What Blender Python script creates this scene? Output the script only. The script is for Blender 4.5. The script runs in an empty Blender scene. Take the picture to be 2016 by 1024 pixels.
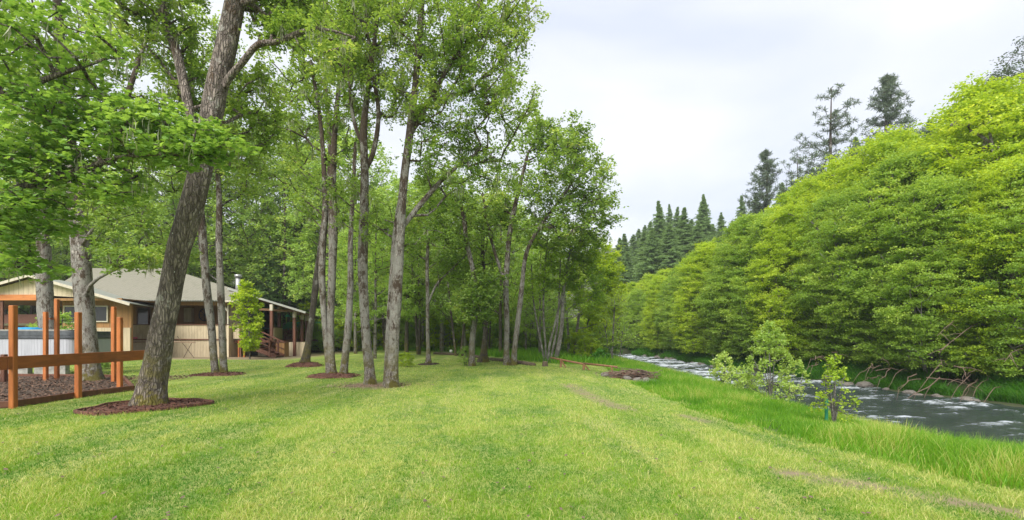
import bpy, bmesh, math, random
import numpy as np
from mathutils import Vector
C = bpy.context.scene.collection
PI = math.pi
F = 952.0; EYE = 1.6; HZ = 658.0; CX = 1008.0
WZ = -0.9                                            # water level
def P(u, v, Y): return np.array([(u-CX)/F*Y, Y, EYE-(v-HZ)/F*Y])
def X(u, Y): return (u-CX)/F*Y
def Z(v, Y): return EYE-(v-HZ)/F*Y

# ------------------------------------------------------------------ noise
def _h(ix, iy, iz, s):
    n = (ix*374761393 + iy*668265263 + iz*2147483647 + s*974634777) & 0xffffffff
    n = ((n ^ (n >> 13))*1274126177) & 0xffffffff
    n = (n ^ (n >> 16)) & 0xffffffff
    n = (n*2246822519) & 0xffffffff
    n = n ^ (n >> 15)
    return (n & 0xffffff)/float(0xffffff)
def vnoise(x, y, z=0, s=0):
    x, y, z = np.broadcast_arrays(np.asarray(x, float), np.asarray(y, float), np.asarray(z, float))
    ix = np.floor(x).astype(np.int64); iy = np.floor(y).astype(np.int64); iz = np.floor(z).astype(np.int64)
    fx = x-ix; fy = y-iy; fz = z-iz
    fx = fx*fx*(3-2*fx); fy = fy*fy*(3-2*fy); fz = fz*fz*(3-2*fz)
    r = 0
    for dx in (0, 1):
        for dy in (0, 1):
            for dz in (0, 1):
                w = (fx if dx else 1-fx)*(fy if dy else 1-fy)*(fz if dz else 1-fz)
                r = r + w*_h(ix+dx, iy+dy, iz+dz, s)
    return r
def fbm(x, y, z=0, o=4, s=0):
    a = .5; r = 0; f = 1.0; t = 0
    for k in range(o):
        r = r+a*vnoise(np.asarray(x)*f, np.asarray(y)*f, np.asarray(z)*f, s+k*17); t += a; a *= .5; f *= 2.03
    return r/t

# ------------------------------------------------------------------ mesh helpers
def mesh(name, V, Fc, mat, smooth=False, tint=None, mats=None, matidx=None):
    """V n x 3, Fc m x k (uniform face size)"""
    V = np.ascontiguousarray(V, dtype=np.float32); Fc = np.ascontiguousarray(Fc, dtype=np.int32)
    me = bpy.data.meshes.new(name)
    me.vertices.add(len(V)); me.vertices.foreach_set('co', V.ravel())
    m, k = Fc.shape
    me.loops.add(m*k); me.loops.foreach_set('vertex_index', Fc.ravel())
    me.polygons.add(m); me.polygons.foreach_set('loop_start', np.arange(0, m*k, k, dtype=np.int32))
    if smooth: me.polygons.foreach_set('use_smooth', np.ones(m, dtype=bool))
    else: me.polygons.foreach_set('use_smooth', np.zeros(m, dtype=bool))
    me.update(calc_edges=True)
    if tint is not None:
        a = me.attributes.new('tint', 'FLOAT', 'FACE'); a.data.foreach_set('value', np.asarray(tint, dtype=np.float32))
    if mat: me.materials.append(mat)
    return me
def vattr(me, name, vals):
    a = me.attributes.new(name, 'FLOAT', 'POINT'); a.data.foreach_set('value', np.asarray(vals, dtype=np.float32))
def link(name, me, parent=None, loc=(0, 0, 0), rz=0):
    o = bpy.data.objects.new(name, me); C.objects.link(o)
    o.location = loc; o.rotation_euler = (0, 0, rz)
    if parent: o.parent = parent
    return o
def tag(o, label=None, cat=None, group=None, kind=None):
    if label: o['label'] = label
    if cat: o['category'] = cat
    if group: o['group'] = group
    if kind: o['kind'] = kind
    return o
def empty(name, loc, label=None, cat=None, group=None, rz=0):
    return tag(link(name, None, None, tuple(float(q) for q in loc), rz), label, cat, group)
def copy_tree(o, parent=None):
    c = o.copy(); C.objects.link(c); c.parent = parent
    for ch in list(o.children): copy_tree(ch, c)
    return c

class MB:
    def __init__(s, origin=(0, 0, 0)): s.v = []; s.f = []; s.o = Vector(origin)
    def poly(s, pts, faces):
        b = len(s.v); s.v += [Vector(p)-s.o for p in pts]; s.f += [[i+b for i in f] for f in faces]; return s
    def box(s, x0, x1, y0, y1, z0, z1):
        p = [(x0,y0,z0),(x1,y0,z0),(x1,y1,z0),(x0,y1,z0),(x0,y0,z1),(x1,y0,z1),(x1,y1,z1),(x0,y1,z1)]
        return s.poly(p, [(0,3,2,1),(4,5,6,7),(0,1,5,4),(1,2,6,5),(2,3,7,6),(3,0,4,7)])
    def beam(s, a, b, w, h, up=(0, 0, 1)):
        a = Vector(a); b = Vector(b); d = (b-a).normalized(); sd = d.cross(Vector(up))
        if sd.length < 1e-4: sd = d.cross(Vector((1, 0, 0)))
        sd.normalize(); u = sd.cross(d).normalized(); sd *= w/2; u *= h/2
        p = [a-sd-u, a+sd-u, a+sd+u, a-sd+u, b-sd-u, b+sd-u, b+sd+u, b-sd+u]
        return s.poly(p, [(0,1,2,3),(7,6,5,4),(0,4,5,1),(1,5,6,2),(2,6,7,3),(3,7,4,0)])
    def tube(s, pts, rad, n=8):
        pts = [Vector(p) for p in pts]; rings = []
        b = len(s.v)
        for i, p in enumerate(pts):
            d = (pts[min(i+1, len(pts)-1)]-pts[max(i-1, 0)]).normalized()
            ref = Vector((0, 0, 1)) if abs(d.z) < .9 else Vector((1, 0, 0))
            a = d.cross(ref).normalized(); c = d.cross(a)
            r = rad[i] if hasattr(rad, '__len__') else rad
            for k in range(n):
                t = 2*PI*k/n; s.v.append(p+(a*math.cos(t)+c*math.sin(t))*r-s.o)
        for i in range(len(pts)-1):
            for k in range(n):
                q = (k+1) % n; s.f.append([b+i*n+k, b+(i+1)*n+k, b+(i+1)*n+q, b+i*n+q])
        s.f.append([b+k for k in range(n)]); s.f.append([b+(len(pts)-1)*n+k for k in reversed(range(n))])
        return s
    def prism(s, pts, dvec):
        d = Vector(dvec); n = len(pts); a = [Vector(p) for p in pts]
        return s.poly(a+[p+d for p in a], [list(range(n))[::-1], [n+i for i in range(n)]]+[[i, (i+1) % n, n+(i+1) % n, n+i] for i in range(n)])
    def build(s, name, mat, parent=None, bevel=0, smooth=False, loc=(0, 0, 0)):
        me = bpy.data.meshes.new(name); me.from_pydata([tuple(q) for q in s.v], [], s.f)
        bm = bmesh.new(); bm.from_mesh(me); bmesh.ops.recalc_face_normals(bm, faces=bm.faces)
        if bevel: bmesh.ops.bevel(bm, geom=list(bm.edges), offset=bevel, segments=1, affect='EDGES', clamp_overlap=True)
        for f in bm.faces: f.smooth = smooth
        bm.to_mesh(me); bm.free(); me.materials.append(mat)
        return link(name, me, parent, loc)

# ------------------------------------------------------------------ materials
class NT:
    def __init__(s, name):
        s.m = bpy.data.materials.new(name); s.m.use_nodes = True; s.t = s.m.node_tree; s.t.nodes.clear()
        s.out = s.n('ShaderNodeOutputMaterial')
    def n(s, k, **kw):
        d = s.t.nodes.new(k)
        for a, b in kw.items():
            if a.startswith('_'): setattr(d, a[1:], b)
            else: s.set(d, a, b)
        return d
    def set(s, d, a, b):
        i = d.inputs[int(a[1:])] if (a[0] == 'i' and a[1:].isdigit()) else d.inputs[a.replace('__', ' ')]
        if hasattr(b, 'is_output') or isinstance(b, bpy.types.NodeSocket): s.t.links.new(b, i)
        elif isinstance(b, tuple) and len(b) == 3 and i.type == 'RGBA': i.default_value = (*b, 1)
        else: i.default_value = b
    def coord(s, w='Object'): return s.n('ShaderNodeTexCoord').outputs[w]
    def pos(s): return s.n('ShaderNodeNewGeometry').outputs['Position']
    def mapp(s, v, sc=(1, 1, 1), rot=(0, 0, 0)): return s.n('ShaderNodeMapping', Vector=v, Scale=sc, Rotation=rot).outputs[0]
    def noise(s, v, sc, det=4, ro=.6, dist=0.0):
        return s.n('ShaderNodeTexNoise', Vector=v, Scale=sc, Detail=det, Roughness=ro, Distortion=dist).outputs['Fac']
    def vor(s, v, sc, feat='F1', out='Distance', rnd=1.0):
        return s.n('ShaderNodeTexVoronoi', _feature=feat, Vector=v, Scale=sc, Randomness=rnd).outputs[out]
    def mr(s, v, a, b, c=0.0, d=1.0, smooth=True):
        return s.n('ShaderNodeMapRange', _interpolation_type='SMOOTHSTEP' if smooth else 'LINEAR', i0=v, i1=a, i2=b, i3=c, i4=d).outputs[0]
    def mix(s, f, a, b, bt='MIX'):
        d = s.t.nodes.new('ShaderNodeMix'); d.data_type = 'RGBA'; d.blend_type = bt
        s.set(d, 'i0', f); s.set(d, 'i6', a); s.set(d, 'i7', b); return d.outputs[2]
    def math(s, op, a, b=0.0, c=0.0):
        d = s.n('ShaderNodeMath', _operation=op, i0=a, i1=b)
        return d.outputs[0]
    def attr(s, nm): return s.n('ShaderNodeAttribute', _attribute_name=nm).outputs['Fac']
    def sep(s, v, i): return s.n('ShaderNodeSeparateXYZ', i0=v).outputs[i]
    def bump(s, h, st, d=.02): return s.n('ShaderNodeBump', Height=h, Strength=st, Distance=d).outputs[0]
    def bsdf(s, **kw):
        b = s.n('ShaderNodeBsdfPrincipled', **kw); s.t.links.new(b.outputs[0], s.out.inputs[0]); return b
    def fin(s, sh): s.t.links.new(sh, s.out.inputs[0]); return s.m

def leaf_mat(name, c0, c1, c2=None, tr=.42, tboost=1.5):
    t = NT(name); a = t.attr('tint')
    col = t.mix(t.mr(a, 0.0, 1.0, smooth=False), c0, c1)
    if c2: col = t.mix(t.mr(a, .86, 1.0), col, c2)
    p = t.n('ShaderNodeBsdfPrincipled', Base__Color=col, Roughness=.5)
    p.inputs['Specular IOR Level'].default_value = .3
    tc = t.mix(1.0, col, (tboost*1.12, tboost, tboost*.5), 'MULTIPLY')
    tl = t.n('ShaderNodeBsdfTranslucent', Color=tc)
    m = t.n('ShaderNodeMixShader', i0=tr, i1=p.outputs[0], i2=tl.outputs[0])
    return t.fin(m.outputs[0])

def bark_mat(name, dark, light, lichen=.35, moss=.5, vs=1.0, basemoss=True, mosscol=(.070, .040, .018)):
    t = NT(name); o = t.coord('Object')
    m = t.mapp(o, (1, 1, .28))
    n1 = t.noise(m, 14*vs, 6, .65); wob = t.n('ShaderNodeVectorMath', _operation='ADD', i0=t.mapp(o, (1, 1, .20)), i1=t.n('ShaderNodeVectorMath', _operation='SCALE', i0=t.n('ShaderNodeTexNoise', Vector=o, Scale=7.0, Detail=4.0).outputs['Color'], Scale=.075).outputs[0]).outputs[0]
    cr = t.vor(wob, 30*vs, 'DISTANCE_TO_EDGE'); crk = t.mr(cr, 0.0, .22)
    col = t.mix(t.mr(n1, .3, .7), dark, light)
    col = t.mix(t.math('MULTIPLY', t.math('SUBTRACT', 1.0, crk), .6), col, tuple(q*.5 for q in dark))
    ln = t.noise(o, 2.4, 6, .7)
    col = t.mix(t.math('MULTIPLY', t.mr(ln, .62-.25*lichen, .68-.2*lichen), .75), col, (.40, .385, .35))
    sp = t.noise(o, 9, 3, .6)
    col = t.mix(t.mr(sp, .70, .73), col, (.62, .62, .57))
    ms = t.noise(t.mapp(o, (1, 1, .45)), 4.2, 6, .8)
    ms = t.math('ADD', ms, t.mr(t.sep(o, 2), 2.0, 9.0, -.05, .07))
    col = t.mix(t.math('MULTIPLY', t.mr(ms, .66-.22*moss, .72-.2*moss), .9), col, mosscol)
    if basemoss:
        zz = t.sep(o, 2); f = t.math('MULTIPLY', t.mr(zz, 1.9, .1), t.mr(t.noise(o, 3.1, 5, .7), .4, .58))
        col = t.mix(f, col, t.mix(t.noise(o, 20, 3), (.10, .075, .015), (.22, .20, .03)))
    hgt = t.math('ADD', t.math('MULTIPLY', crk, .7), t.math('MULTIPLY', n1, .6))
    t.bsdf(Base__Color=col, Roughness=.92, Normal=t.bump(hgt, 1.0, .05))
    return t.m

def wood_mat(name, c0, c1, sc=1.0, rough=.6, axis=(1, 1, 1), streak=(.3, .3, .3)):
    t = NT(name); o = t.coord('Object')
    n = t.noise(t.mapp(o, axis), 9*sc, 6, .7, .4); big = t.noise(o, 1.4, 3)
    fine = t.noise(t.mapp(o, tuple(q*3 for q in axis)), 22*sc, 4, .7)
    col = t.mix(t.mr(n, .3, .7), c0, c1)
    col = t.mix(t.math('MULTIPLY', t.mr(big, .5, .75), .5), col, tuple(q*.5 for q in c0))
    col = t.mix(t.math('MULTIPLY', t.mr(fine, .6, .72), .35), col, tuple(q*.3 for q in c0))
    t.bsdf(Base__Color=col, Roughness=rough, Normal=t.bump(n, .3, .01))
    return t.m
def siding_mat(name, c, groove=.2, dark=.35, stain=(.16, .11, .06), amt=.5, axis=0):
    """painted boards with grooves every `groove` metres along x (axis 0) or y"""
    t = NT(name); o = t.coord('Object')
    x = t.math('ADD', t.sep(o, 0), t.sep(o, 1)) if axis == 0 else t.sep(o, 0)
    fr = t.math('FRACT', t.math('DIVIDE', x, groove)); e = t.math('ABSOLUTE', t.math('SUBTRACT', fr, .5))
    g = t.mr(e, .44, .49)
    n = t.noise(t.mapp(o, (1, 1, .35)), 2.2, 6, .7); n2 = t.noise(t.mapp(o, (1, 1, .1)), 11, 5, .7)
    col = t.mix(t.mr(n2, .3, .75), c, tuple(q*.78 for q in c))
    zz = t.sep(o, 2)
    col = t.mix(t.math('MULTIPLY', t.mr(n, .48, .75), amt), col, stain)
    col = t.mix(t.math('MULTIPLY', g, .8), col, tuple(q*dark for q in c))
    t.bsdf(Base__Color=col, Roughness=.75, Normal=t.bump(t.math('SUBTRACT', 1.0, g), .6, .02))
    return t.m
def plain_mat(name, c, rough=.6, var=.25, metal=0.0, sc=6, bump=.1):
    t = NT(name); o = t.coord('Object'); n = t.noise(o, sc, 5, .65)
    col = t.mix(t.mr(n, .3, .7), c, tuple(q*(1-var) for q in c))
    t.bsdf(Base__Color=col, Roughness=rough, Metallic=metal, Normal=t.bump(n, bump, .01))
    return t.m

M = {}
M['oak'] = leaf_mat('oak_leaf', (0.115, 0.22, 0.042), (0.32, 0.46, 0.115), (0.5, 0.58, 0.22))
M['maple'] = leaf_mat('maple_leaf', (0.12, 0.245, 0.048), (0.3, 0.47, 0.12), (0.5, 0.62, 0.28), tr=.45)
M['alder'] = leaf_mat('alder_leaf', (0.14, 0.265, 0.04), (0.345, 0.48, 0.07), (0.5, 0.6, 0.16), tr=.5, tboost=1.6)
M['alder2'] = leaf_mat('yellow_green_leaf', (0.22, 0.35, 0.03), (0.43, 0.55, 0.045), (0.56, 0.64, 0.11), tr=.5, tboost=1.6)  # yellower and lighter green than alder; the back row carries it
M['wood_leaf'] = leaf_mat('wood_leaf', (0.175, 0.31, 0.07), (0.37, 0.52, 0.14), (0.52, 0.62, 0.28), tr=.48, tboost=1.6)
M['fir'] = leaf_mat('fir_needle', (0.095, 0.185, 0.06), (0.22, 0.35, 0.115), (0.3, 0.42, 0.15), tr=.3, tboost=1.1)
M['fir_far'] = leaf_mat('hazed_fir_needle', (0.13, 0.235, 0.085), (0.28, 0.415, 0.15), (0.36, 0.48, 0.19), tr=.4, tboost=1.1)  # paler than the near firs: haze of distance put into the colour
M['pine'] = leaf_mat('pine_needle', (0.07, 0.11, 0.07), (0.16, 0.22, 0.13), (0.24, 0.28, 0.17), tr=.2, tboost=1.1)
M['bush'] = leaf_mat('willow_leaf', (0.22, 0.36, 0.07), (0.4, 0.53, 0.13), (0.58, 0.66, 0.28), tr=.5)
M['grass'] = leaf_mat('grass_blade', (0.08, 0.235, 0.012), (0.215, 0.415, 0.03), (0.46, 0.5, 0.15), tr=.5, tboost=1.4)
M['bankgrass'] = leaf_mat('bank_grass_blade', (.035, .150, .010), (.095, .27, .02), (.20, .34, .05), tr=.4)
M['lawnblade'] = leaf_mat('lawn_blade', (0.06, 0.19, 0.01), (0.23, 0.38, 0.026), (0.6, 0.58, 0.24), tr=.4, tboost=1.35)
M['lichen'] = leaf_mat('lichen', (.20, .23, .14), (.36, .38, .26), tr=.3, tboost=1.1)
M['bark_oak'] = bark_mat('oak_bark', (.085, .064, .052), (.34, .285, .25), lichen=.15, moss=.3, vs=.62)
M['bark_pale'] = bark_mat('pale_bark', (.14, .110, .092), (.60, .55, .50), lichen=.75, moss=.86, vs=1.5)
M['bark_alder'] = bark_mat('alder_bark', (.10, .088, .075), (.30, .28, .25), lichen=.55, moss=.35, vs=1.6, basemoss=False, mosscol=(.09, .07, .03))
M['bark_dark'] = bark_mat('dark_bark', (.06, .047, .038), (.19, .16, .13), lichen=.25, moss=.55, vs=1.2)
M['deck'] = wood_mat('stained_cedar', (.30, .085, .016), (.47, .150, .032), axis=(1, 1, .12))
M['deckbeam'] = wood_mat('stained_cedar_beam', (.22, .060, .014), (.36, .105, .024), axis=(.15, .15, 1))
M['redwood'] = wood_mat('dark_red_stain', (.085, .028, .015), (.15, .055, .028), axis=(1, 1, .2))
M['mulch'] = plain_mat('mulch', (.19, .080, .052), .95, .75, sc=22, bump=1.0)
M['mulch_grey'] = plain_mat('weathered_mulch', (.09, .06, .042), .95, .7, sc=20, bump=1.0)
M['branchwood'] = plain_mat('branch_wood', (.17, .115, .085), .9, .5, sc=8, bump=.5)
M['mulch_chip'] = plain_mat('mulch_chip', (.20, .115, .075), .95, .85, sc=9, bump=.3)
M['stone'] = plain_mat('river_rock', (.20, .18, .16), .85, .5, sc=5, bump=.6)
M['deadwood'] = plain_mat('dead_wood', (.34, .23, .16), .9, .5, sc=8, bump=.5)
M['log'] = plain_mat('old_log', (.13, .095, .065), .95, .5, sc=8, bump=.6)
M['railwood'] = plain_mat('rail_wood', (.25, .125, .06), .8, .4, sc=9, bump=.4)
M['cream'] = siding_mat('cream_siding', (.47, .385, .26), .205, .42)
M['cream_side'] = siding_mat('cream_side_siding', (.60, .50, .35), .30, .4)
M['gable'] = siding_mat('gable_siding', (.34, .305, .235), .16, .6, amt=.35, stain=(.30, .27, .21))
M['ribroof'] = siding_mat('ribbed_metal_roof', (.21, .198, .155), .30, .50, amt=.6, stain=(.11, .11, .07), axis=1)
M['tan'] = siding_mat('tan_siding', (.30, .155, .052), .40, .5, amt=.3, stain=(.10, .05, .02))
M['trim'] = plain_mat('cream_trim', (.50, .45, .36), .6, .2)
M['orange'] = wood_mat('orange_beam', (.40, .13, .03), (.52, .19, .05), axis=(.15, 1, 1))
M['metalroof'] = plain_mat('metal_roof', (.30, .31, .28), .5, .2, sc=3)
M['soffit'] = plain_mat('soffit_wood', (.21, .12, .06), .8, .4)
M['tub'] = siding_mat('tub_cabinet', (.40, .41, .45), .12, .7, amt=.2, stain=(.35, .36, .38))
M['cover'] = plain_mat('tub_cover', (.085, .095, .11), .45, .6, sc=4, bump=.8)
M['blue'] = plain_mat('blue_tarp', (.01, .27, .58), .45, .3, sc=9, bump=.8)
M['block'] = plain_mat('concrete_block', (.34, .33, .30), .9, .35, sc=9, bump=.4)
M['dark'] = plain_mat('dark_metal', (.03, .03, .032), .4, .3)
M['white'] = plain_mat('white_paint', (.75, .75, .72), .5, .1)
M['pink'] = plain_mat('pink_plastic', (.60, .06, .16), .4, .2)
M['green'] = plain_mat('green_cloth', (.03, .30, .17), .7, .2)
M['pvc'] = plain_mat('metal_pipe', (.40, .40, .40), .35, .2, metal=.6)
def glass_mat():
    t = NT('window_glass'); o = t.coord('Object')
    n = t.noise(o, 1.3, 2); t.bsdf(Base__Color=t.mix(n, (.012, .014, .014), (.03, .032, .03)), Roughness=.08, Normal=t.bump(n, .08, .02)); return t.m
M['glass'] = glass_mat()

# ------------------------------------------------------------------ land
NB = np.array([(60,-16),(32,-4),(19,3.0),(13.4,6.6),(10.6,9.4),(9.3,12.5),(8.8,17),(9.2,22.9),(9.2,31),(9.4,43),(8.6,57),(4.5,70),(-8,86),(-30,98),(-80,112)], float)
LB = np.array([(44,-30),(17,-9),(8.6,1.2),(5.7,4.4),(4.95,7.0),(4.35,8.6),(4.1,11.4),(4.2,16.7),(4.6,22.5),(5.6,30),(6.0,40),(5.0,56),(1,67),(-12,80),(-34,90),(-80,103)], float)
FB = np.array([(70,1),(40,7),(26,12.2),(17.8,16.8),(16.6,22.9),(16.3,28.3),(15.4,37),(15.2,50),(14.2,60),(10.5,76),(-3,93),(-27,107),(-80,122)], float)
def sdist(x, y, L):
    """distance to a polyline, positive on its left side"""
    x = np.asarray(x, float); y = np.asarray(y, float); best = np.full(x.shape, 1e18); sg = np.ones(x.shape)
    for (ax, ay), (bx, by) in zip(L[:-1], L[1:]):
        dx, dy = bx-ax, by-ay; t = np.clip(((x-ax)*dx+(y-ay)*dy)/(dx*dx+dy*dy), 0, 1)
        qx = x-ax-t*dx; qy = y-ay-t*dy; d = qx*qx+qy*qy; c = dx*(y-ay)-dy*(x-ax)
        u = d < best-1e-12; best = np.where(u, d, best); sg = np.where(u, np.where(c >= 0, 1., -1.), sg)
    return np.sqrt(best)*sg
def sstep(t): t = np.clip(t, 0, 1); return t*t*(3-2*t)
def ground(x, y):
    x = np.asarray(x, float); y = np.asarray(y, float)
    dN = sdist(x, y, NB); dL = sdist(x, y, LB); dF = -sdist(x, y, FB)
    und = (fbm(x*.09, y*.09, 0, 3, 5)-.5)*.22 + (fbm(x*.6, y*.6, 0, 3, 9)-.5)*.05
    lawn = und*np.clip(np.maximum(dL, 0)/4+.15, 0, 1) - .12*np.exp(-np.maximum(dL, 0)/2.0)
    t = np.clip(dN/(dN+np.maximum(-dL, 0)+1e-6), 0, 1)
    bank = WZ + (-.12-WZ)*(t**.8) + (fbm(x*1.3, y*1.3, 0, 3, 3)-.5)*.12*t
    bed = WZ - .55*sstep(np.minimum(np.abs(dN), np.abs(dF))/1.6)
    far = WZ + .62*sstep(dF/1.4) + .035*np.maximum(dF-1, 0) + .30*np.maximum(dF-11, 0) + (fbm(x*.8, y*.8, 0, 3, 4)-.5)*.3*np.clip(dF, 0, 1)
    far = np.minimum(far, 38+.02*dF)
    z = np.where(dL >= 0, lawn, np.where(dN >= 0, bank, np.where(dF >= 0, far, bed)))
    return z
def gz(x, y): return float(ground(np.array([x]), np.array([y]))[0])
def line_d(x, y, L): return np.abs(sdist(x, y, np.array(L, float)))
DIRT1 = [P(1120, 752, 15.6)[:2], P(1150, 775, 13.2)[:2], P(1190, 792, 11.6)[:2], P(1232, 806, 10.6)[:2]]
DIRT2 = [(3.3, 5.7), (4.2, 5.0), (5.4, 3.9), (7.0, 2.4)]
DIRT3 = [P(1345, 812, 10.0)[:2], P(1385, 822, 9.4)[:2]]
RINGS = [(290, 797, 10.75, 1.1), (430, 738, 19.4, .95), (600, 719, 24.5, .85), (657, 741, 18.6, .95), (734, 762, 15.0, 1.15), (843, 717, 25.6, .6)]
def dirt_mask(x, y):
    n = fbm(np.asarray(x)*3, np.asarray(y)*3, 0, 4, 31)
    m = np.zeros(np.shape(x))
    for L, w in ((DIRT1, .32), (DIRT2, .28), (DIRT3, .2)):
        m = np.maximum(m, sstep(1.35-line_d(x, y, L)/w*(.55+n))*(.1+1.1*fbm(np.asarray(x)*9, np.asarray(y)*9, 0, 3, 33))*(.5+.9*n))
    c = P(RINGS[4][0], RINGS[4][1], RINGS[4][2])
    m = np.maximum(m, sstep(1.4-np.hypot(np.asarray(x)-c[0], (np.asarray(y)-c[1]))/1.1*(.6+.8*n))*.9)
    hs = sstep((np.asarray(y)-31.2+2*n)/1.4)*sstep((-13.5-np.asarray(x))/2)      # bare soil before the house
    return np.clip(np.maximum(m, hs*.9), 0, 1)

def make_ground():
    xs = np.unique(np.concatenate([np.arange(-300, -60, 8.), np.arange(-60, -16, .8), np.arange(-16, 12, .16), np.arange(12, 30, .4), np.arange(30, 90, 2.), np.arange(90, 320, 10.)]))
    ys = np.unique(np.concatenate([np.arange(-40, 0, 2.), np.arange(0, 3, .4), np.arange(3, 24, .16), np.arange(24, 70, .5), np.arange(70, 130, 2.), np.arange(130, 420, 10.)]))
    gx, gy = np.meshgrid(xs, ys); z = ground(gx, gy)
    V = np.stack([gx, gy, z], -1).reshape(-1, 3); nx = len(xs); ny = len(ys)
    i = np.arange(nx*ny).reshape(ny, nx); Fc = np.stack([i[:-1, :-1], i[:-1, 1:], i[1:, 1:], i[1:, :-1]], -1).reshape(-1, 4)
    t = NT('lawn_ground'); p = t.pos()
    big = t.noise(t.mapp(p, (1, .8, 1)), .55, 4, .65); mid = t.noise(p, 2.6, 4, .7); fine = t.noise(p, 24, 5, .75)
    strip = t.noise(t.mapp(p, (1.4, .16, 1), (0, 0, .10)), 1.0, 3, .6)
    col = t.mix(t.mr(big, .35, .65), (.065, .170, .012), (.19, .290, .022))
    col = t.mix(t.math('MULTIPLY', t.mr(mid, .38, .68), .6), col, (.245, .285, .045))
    col = t.mix(t.math('MULTIPLY', t.mr(strip, .50, .66), .55), col, (.36, .36, .12))
    col = t.mix(t.math('MULTIPLY', t.mr(fine, .40, .68), .6), col, (.40, .40, .13))
    col = t.mix(t.math('MULTIPLY', t.mr(fine, .46, .30), .6), col, (.045, .085, .012))
    soil = t.mix(t.noise(p, 14, 5, .7), (.12, .085, .055), (.34, .25, .17))
    col = t.mix(t.attr('dirt'), col, soil)
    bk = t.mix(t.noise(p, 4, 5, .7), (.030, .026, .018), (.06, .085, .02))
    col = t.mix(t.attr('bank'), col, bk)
    t.bsdf(Base__Color=col, Roughness=.95, Normal=t.bump(t.math('ADD', fine, mid), .8, .03))
    me = mesh('lawn', V, Fc, t.m, True)
    dL = sdist(gx, gy, LB)
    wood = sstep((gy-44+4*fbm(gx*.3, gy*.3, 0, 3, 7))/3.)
    vattr(me, 'dirt', dirt_mask(gx, gy).ravel())
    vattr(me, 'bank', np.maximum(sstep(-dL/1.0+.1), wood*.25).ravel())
    tag(link('ground', me), kind='structure')
make_ground()

def make_river():
    st = .13; xs = np.arange(-20, 34, st); ys = np.arange(0, 92, st)
    gx, gy = np.meshgrid(xs, ys); dN = sdist(gx, gy, NB); dF = sdist(gx, gy, FB)
    ok = (dN < .8) & (dF > -.8)
    # flow runs along the banks: stretch the waves across it
    a = fbm(gx*.75, gy*1.6, 0, 4, 40); b = fbm(gx*2.6, gy*4.5, 0, 3, 44)
    rap = sstep((fbm(gx*.16, gy*.16, 0, 2, 47)-.3)/.3)
    far = sstep((gy-17)/12)
    amp = .05+.05*rap+.05*far
    c_ = fbm(gx*1.2+gy*.3, gy*5.5-gx*1.0, 0, 3, 49); h = (a-.5)*amp*2.4 + (b-.5)*amp*1.2 + (c_-.5)*amp*1.6
    z = WZ + np.where(h > 0, h, h*.5)
    V = np.stack([gx, gy, z], -1).reshape(-1, 3); nx = len(xs); ny = len(ys); i = np.arange(nx*ny).reshape(ny, nx)
    q = ok[:-1, :-1] | ok[1:, 1:]
    Fc = np.stack([i[:-1, :-1], i[:-1, 1:], i[1:, 1:], i[1:, :-1]], -1)[q]
    used = np.unique(Fc); mp = np.full(nx*ny, -1); mp[used] = np.arange(len(used))
    t = NT('river_water'); p = t.pos()
    foam_n = t.noise(t.mapp(p, (1.5, 4.2, 1), (0, 0, .15)), 3.4, 7, .8, .7)
    cr = t.attr('crest')
    f = t.mr(t.math('ADD', cr, t.math('MULTIPLY', t.math('SUBTRACT', foam_n, .5), 1.8)), .50, 1.10)
    col = t.mix(t.noise(p, .5, 3), (.022, .032, .034), (.045, .058, .055))
    col = t.mix(f, col, (.46, .50, .55))
    rip = t.noise(t.mapp(p, (1, 1.8, 1)), 9, 5, .7, .5)
    t.bsdf(Base__Color=col, Roughness=t.mix(f, (.12, .12, .12), (.7, .7, .7)), Normal=t.bump(rip, .55, .05))
    me = mesh('river', V[used], mp[Fc], t.m, True)
    crest = np.clip((h/amp)*.70+.24+.16*far+.10*rap, 0, 1.4)
    vattr(me, 'crest', crest.ravel()[used])
    tag(link('river', me), kind='structure')
make_river()

# ------------------------------------------------------------------ blades
def blades(name, x, y, h, w, lean, tint, mat, seg=2, rng=None, zoff=-.01):
    n = len(x); z = ground(x, y)+zoff
    az = rng.uniform(0, 2*PI, n); dx, dy = np.cos(az), np.sin(az); fx = rng.uniform(0, PI, n)
    sx, sy = np.cos(fx), np.sin(fx)
    V = []
    for k in range(seg+1):
        t = k/seg; off = lean*t*t*h; zz = z+h*t*np.sqrt(np.clip(1-(lean*t*.7)**2, .05, 1)); ww = w*(1-t)**.7
        cx = x+dx*off; cy = y+dy*off
        if k < seg:
            V.append(np.stack([cx-sx*ww/2, cy-sy*ww/2, zz], -1)); V.append(np.stack([cx+sx*ww/2, cy+sy*ww/2, zz], -1))
        else: V.append(np.stack([cx, cy, zz], -1))
    V = np.stack(V, 1); m = V.shape[1]
    tri = []
    for k in range(seg):
        a = 2*k
        if k < seg-1: tri += [(a, a+1, a+3), (a, a+3, a+2)]
        else: tri += [(a, a+1, a+2)]
    tri = np.array(tri); Fc = (np.arange(n)[:, None, None]*m+tri[None]).reshape(-1, 3)
    return mesh(name, V.reshape(-1, 3), Fc, mat, False, np.repeat(tint, len(tri)))
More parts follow.
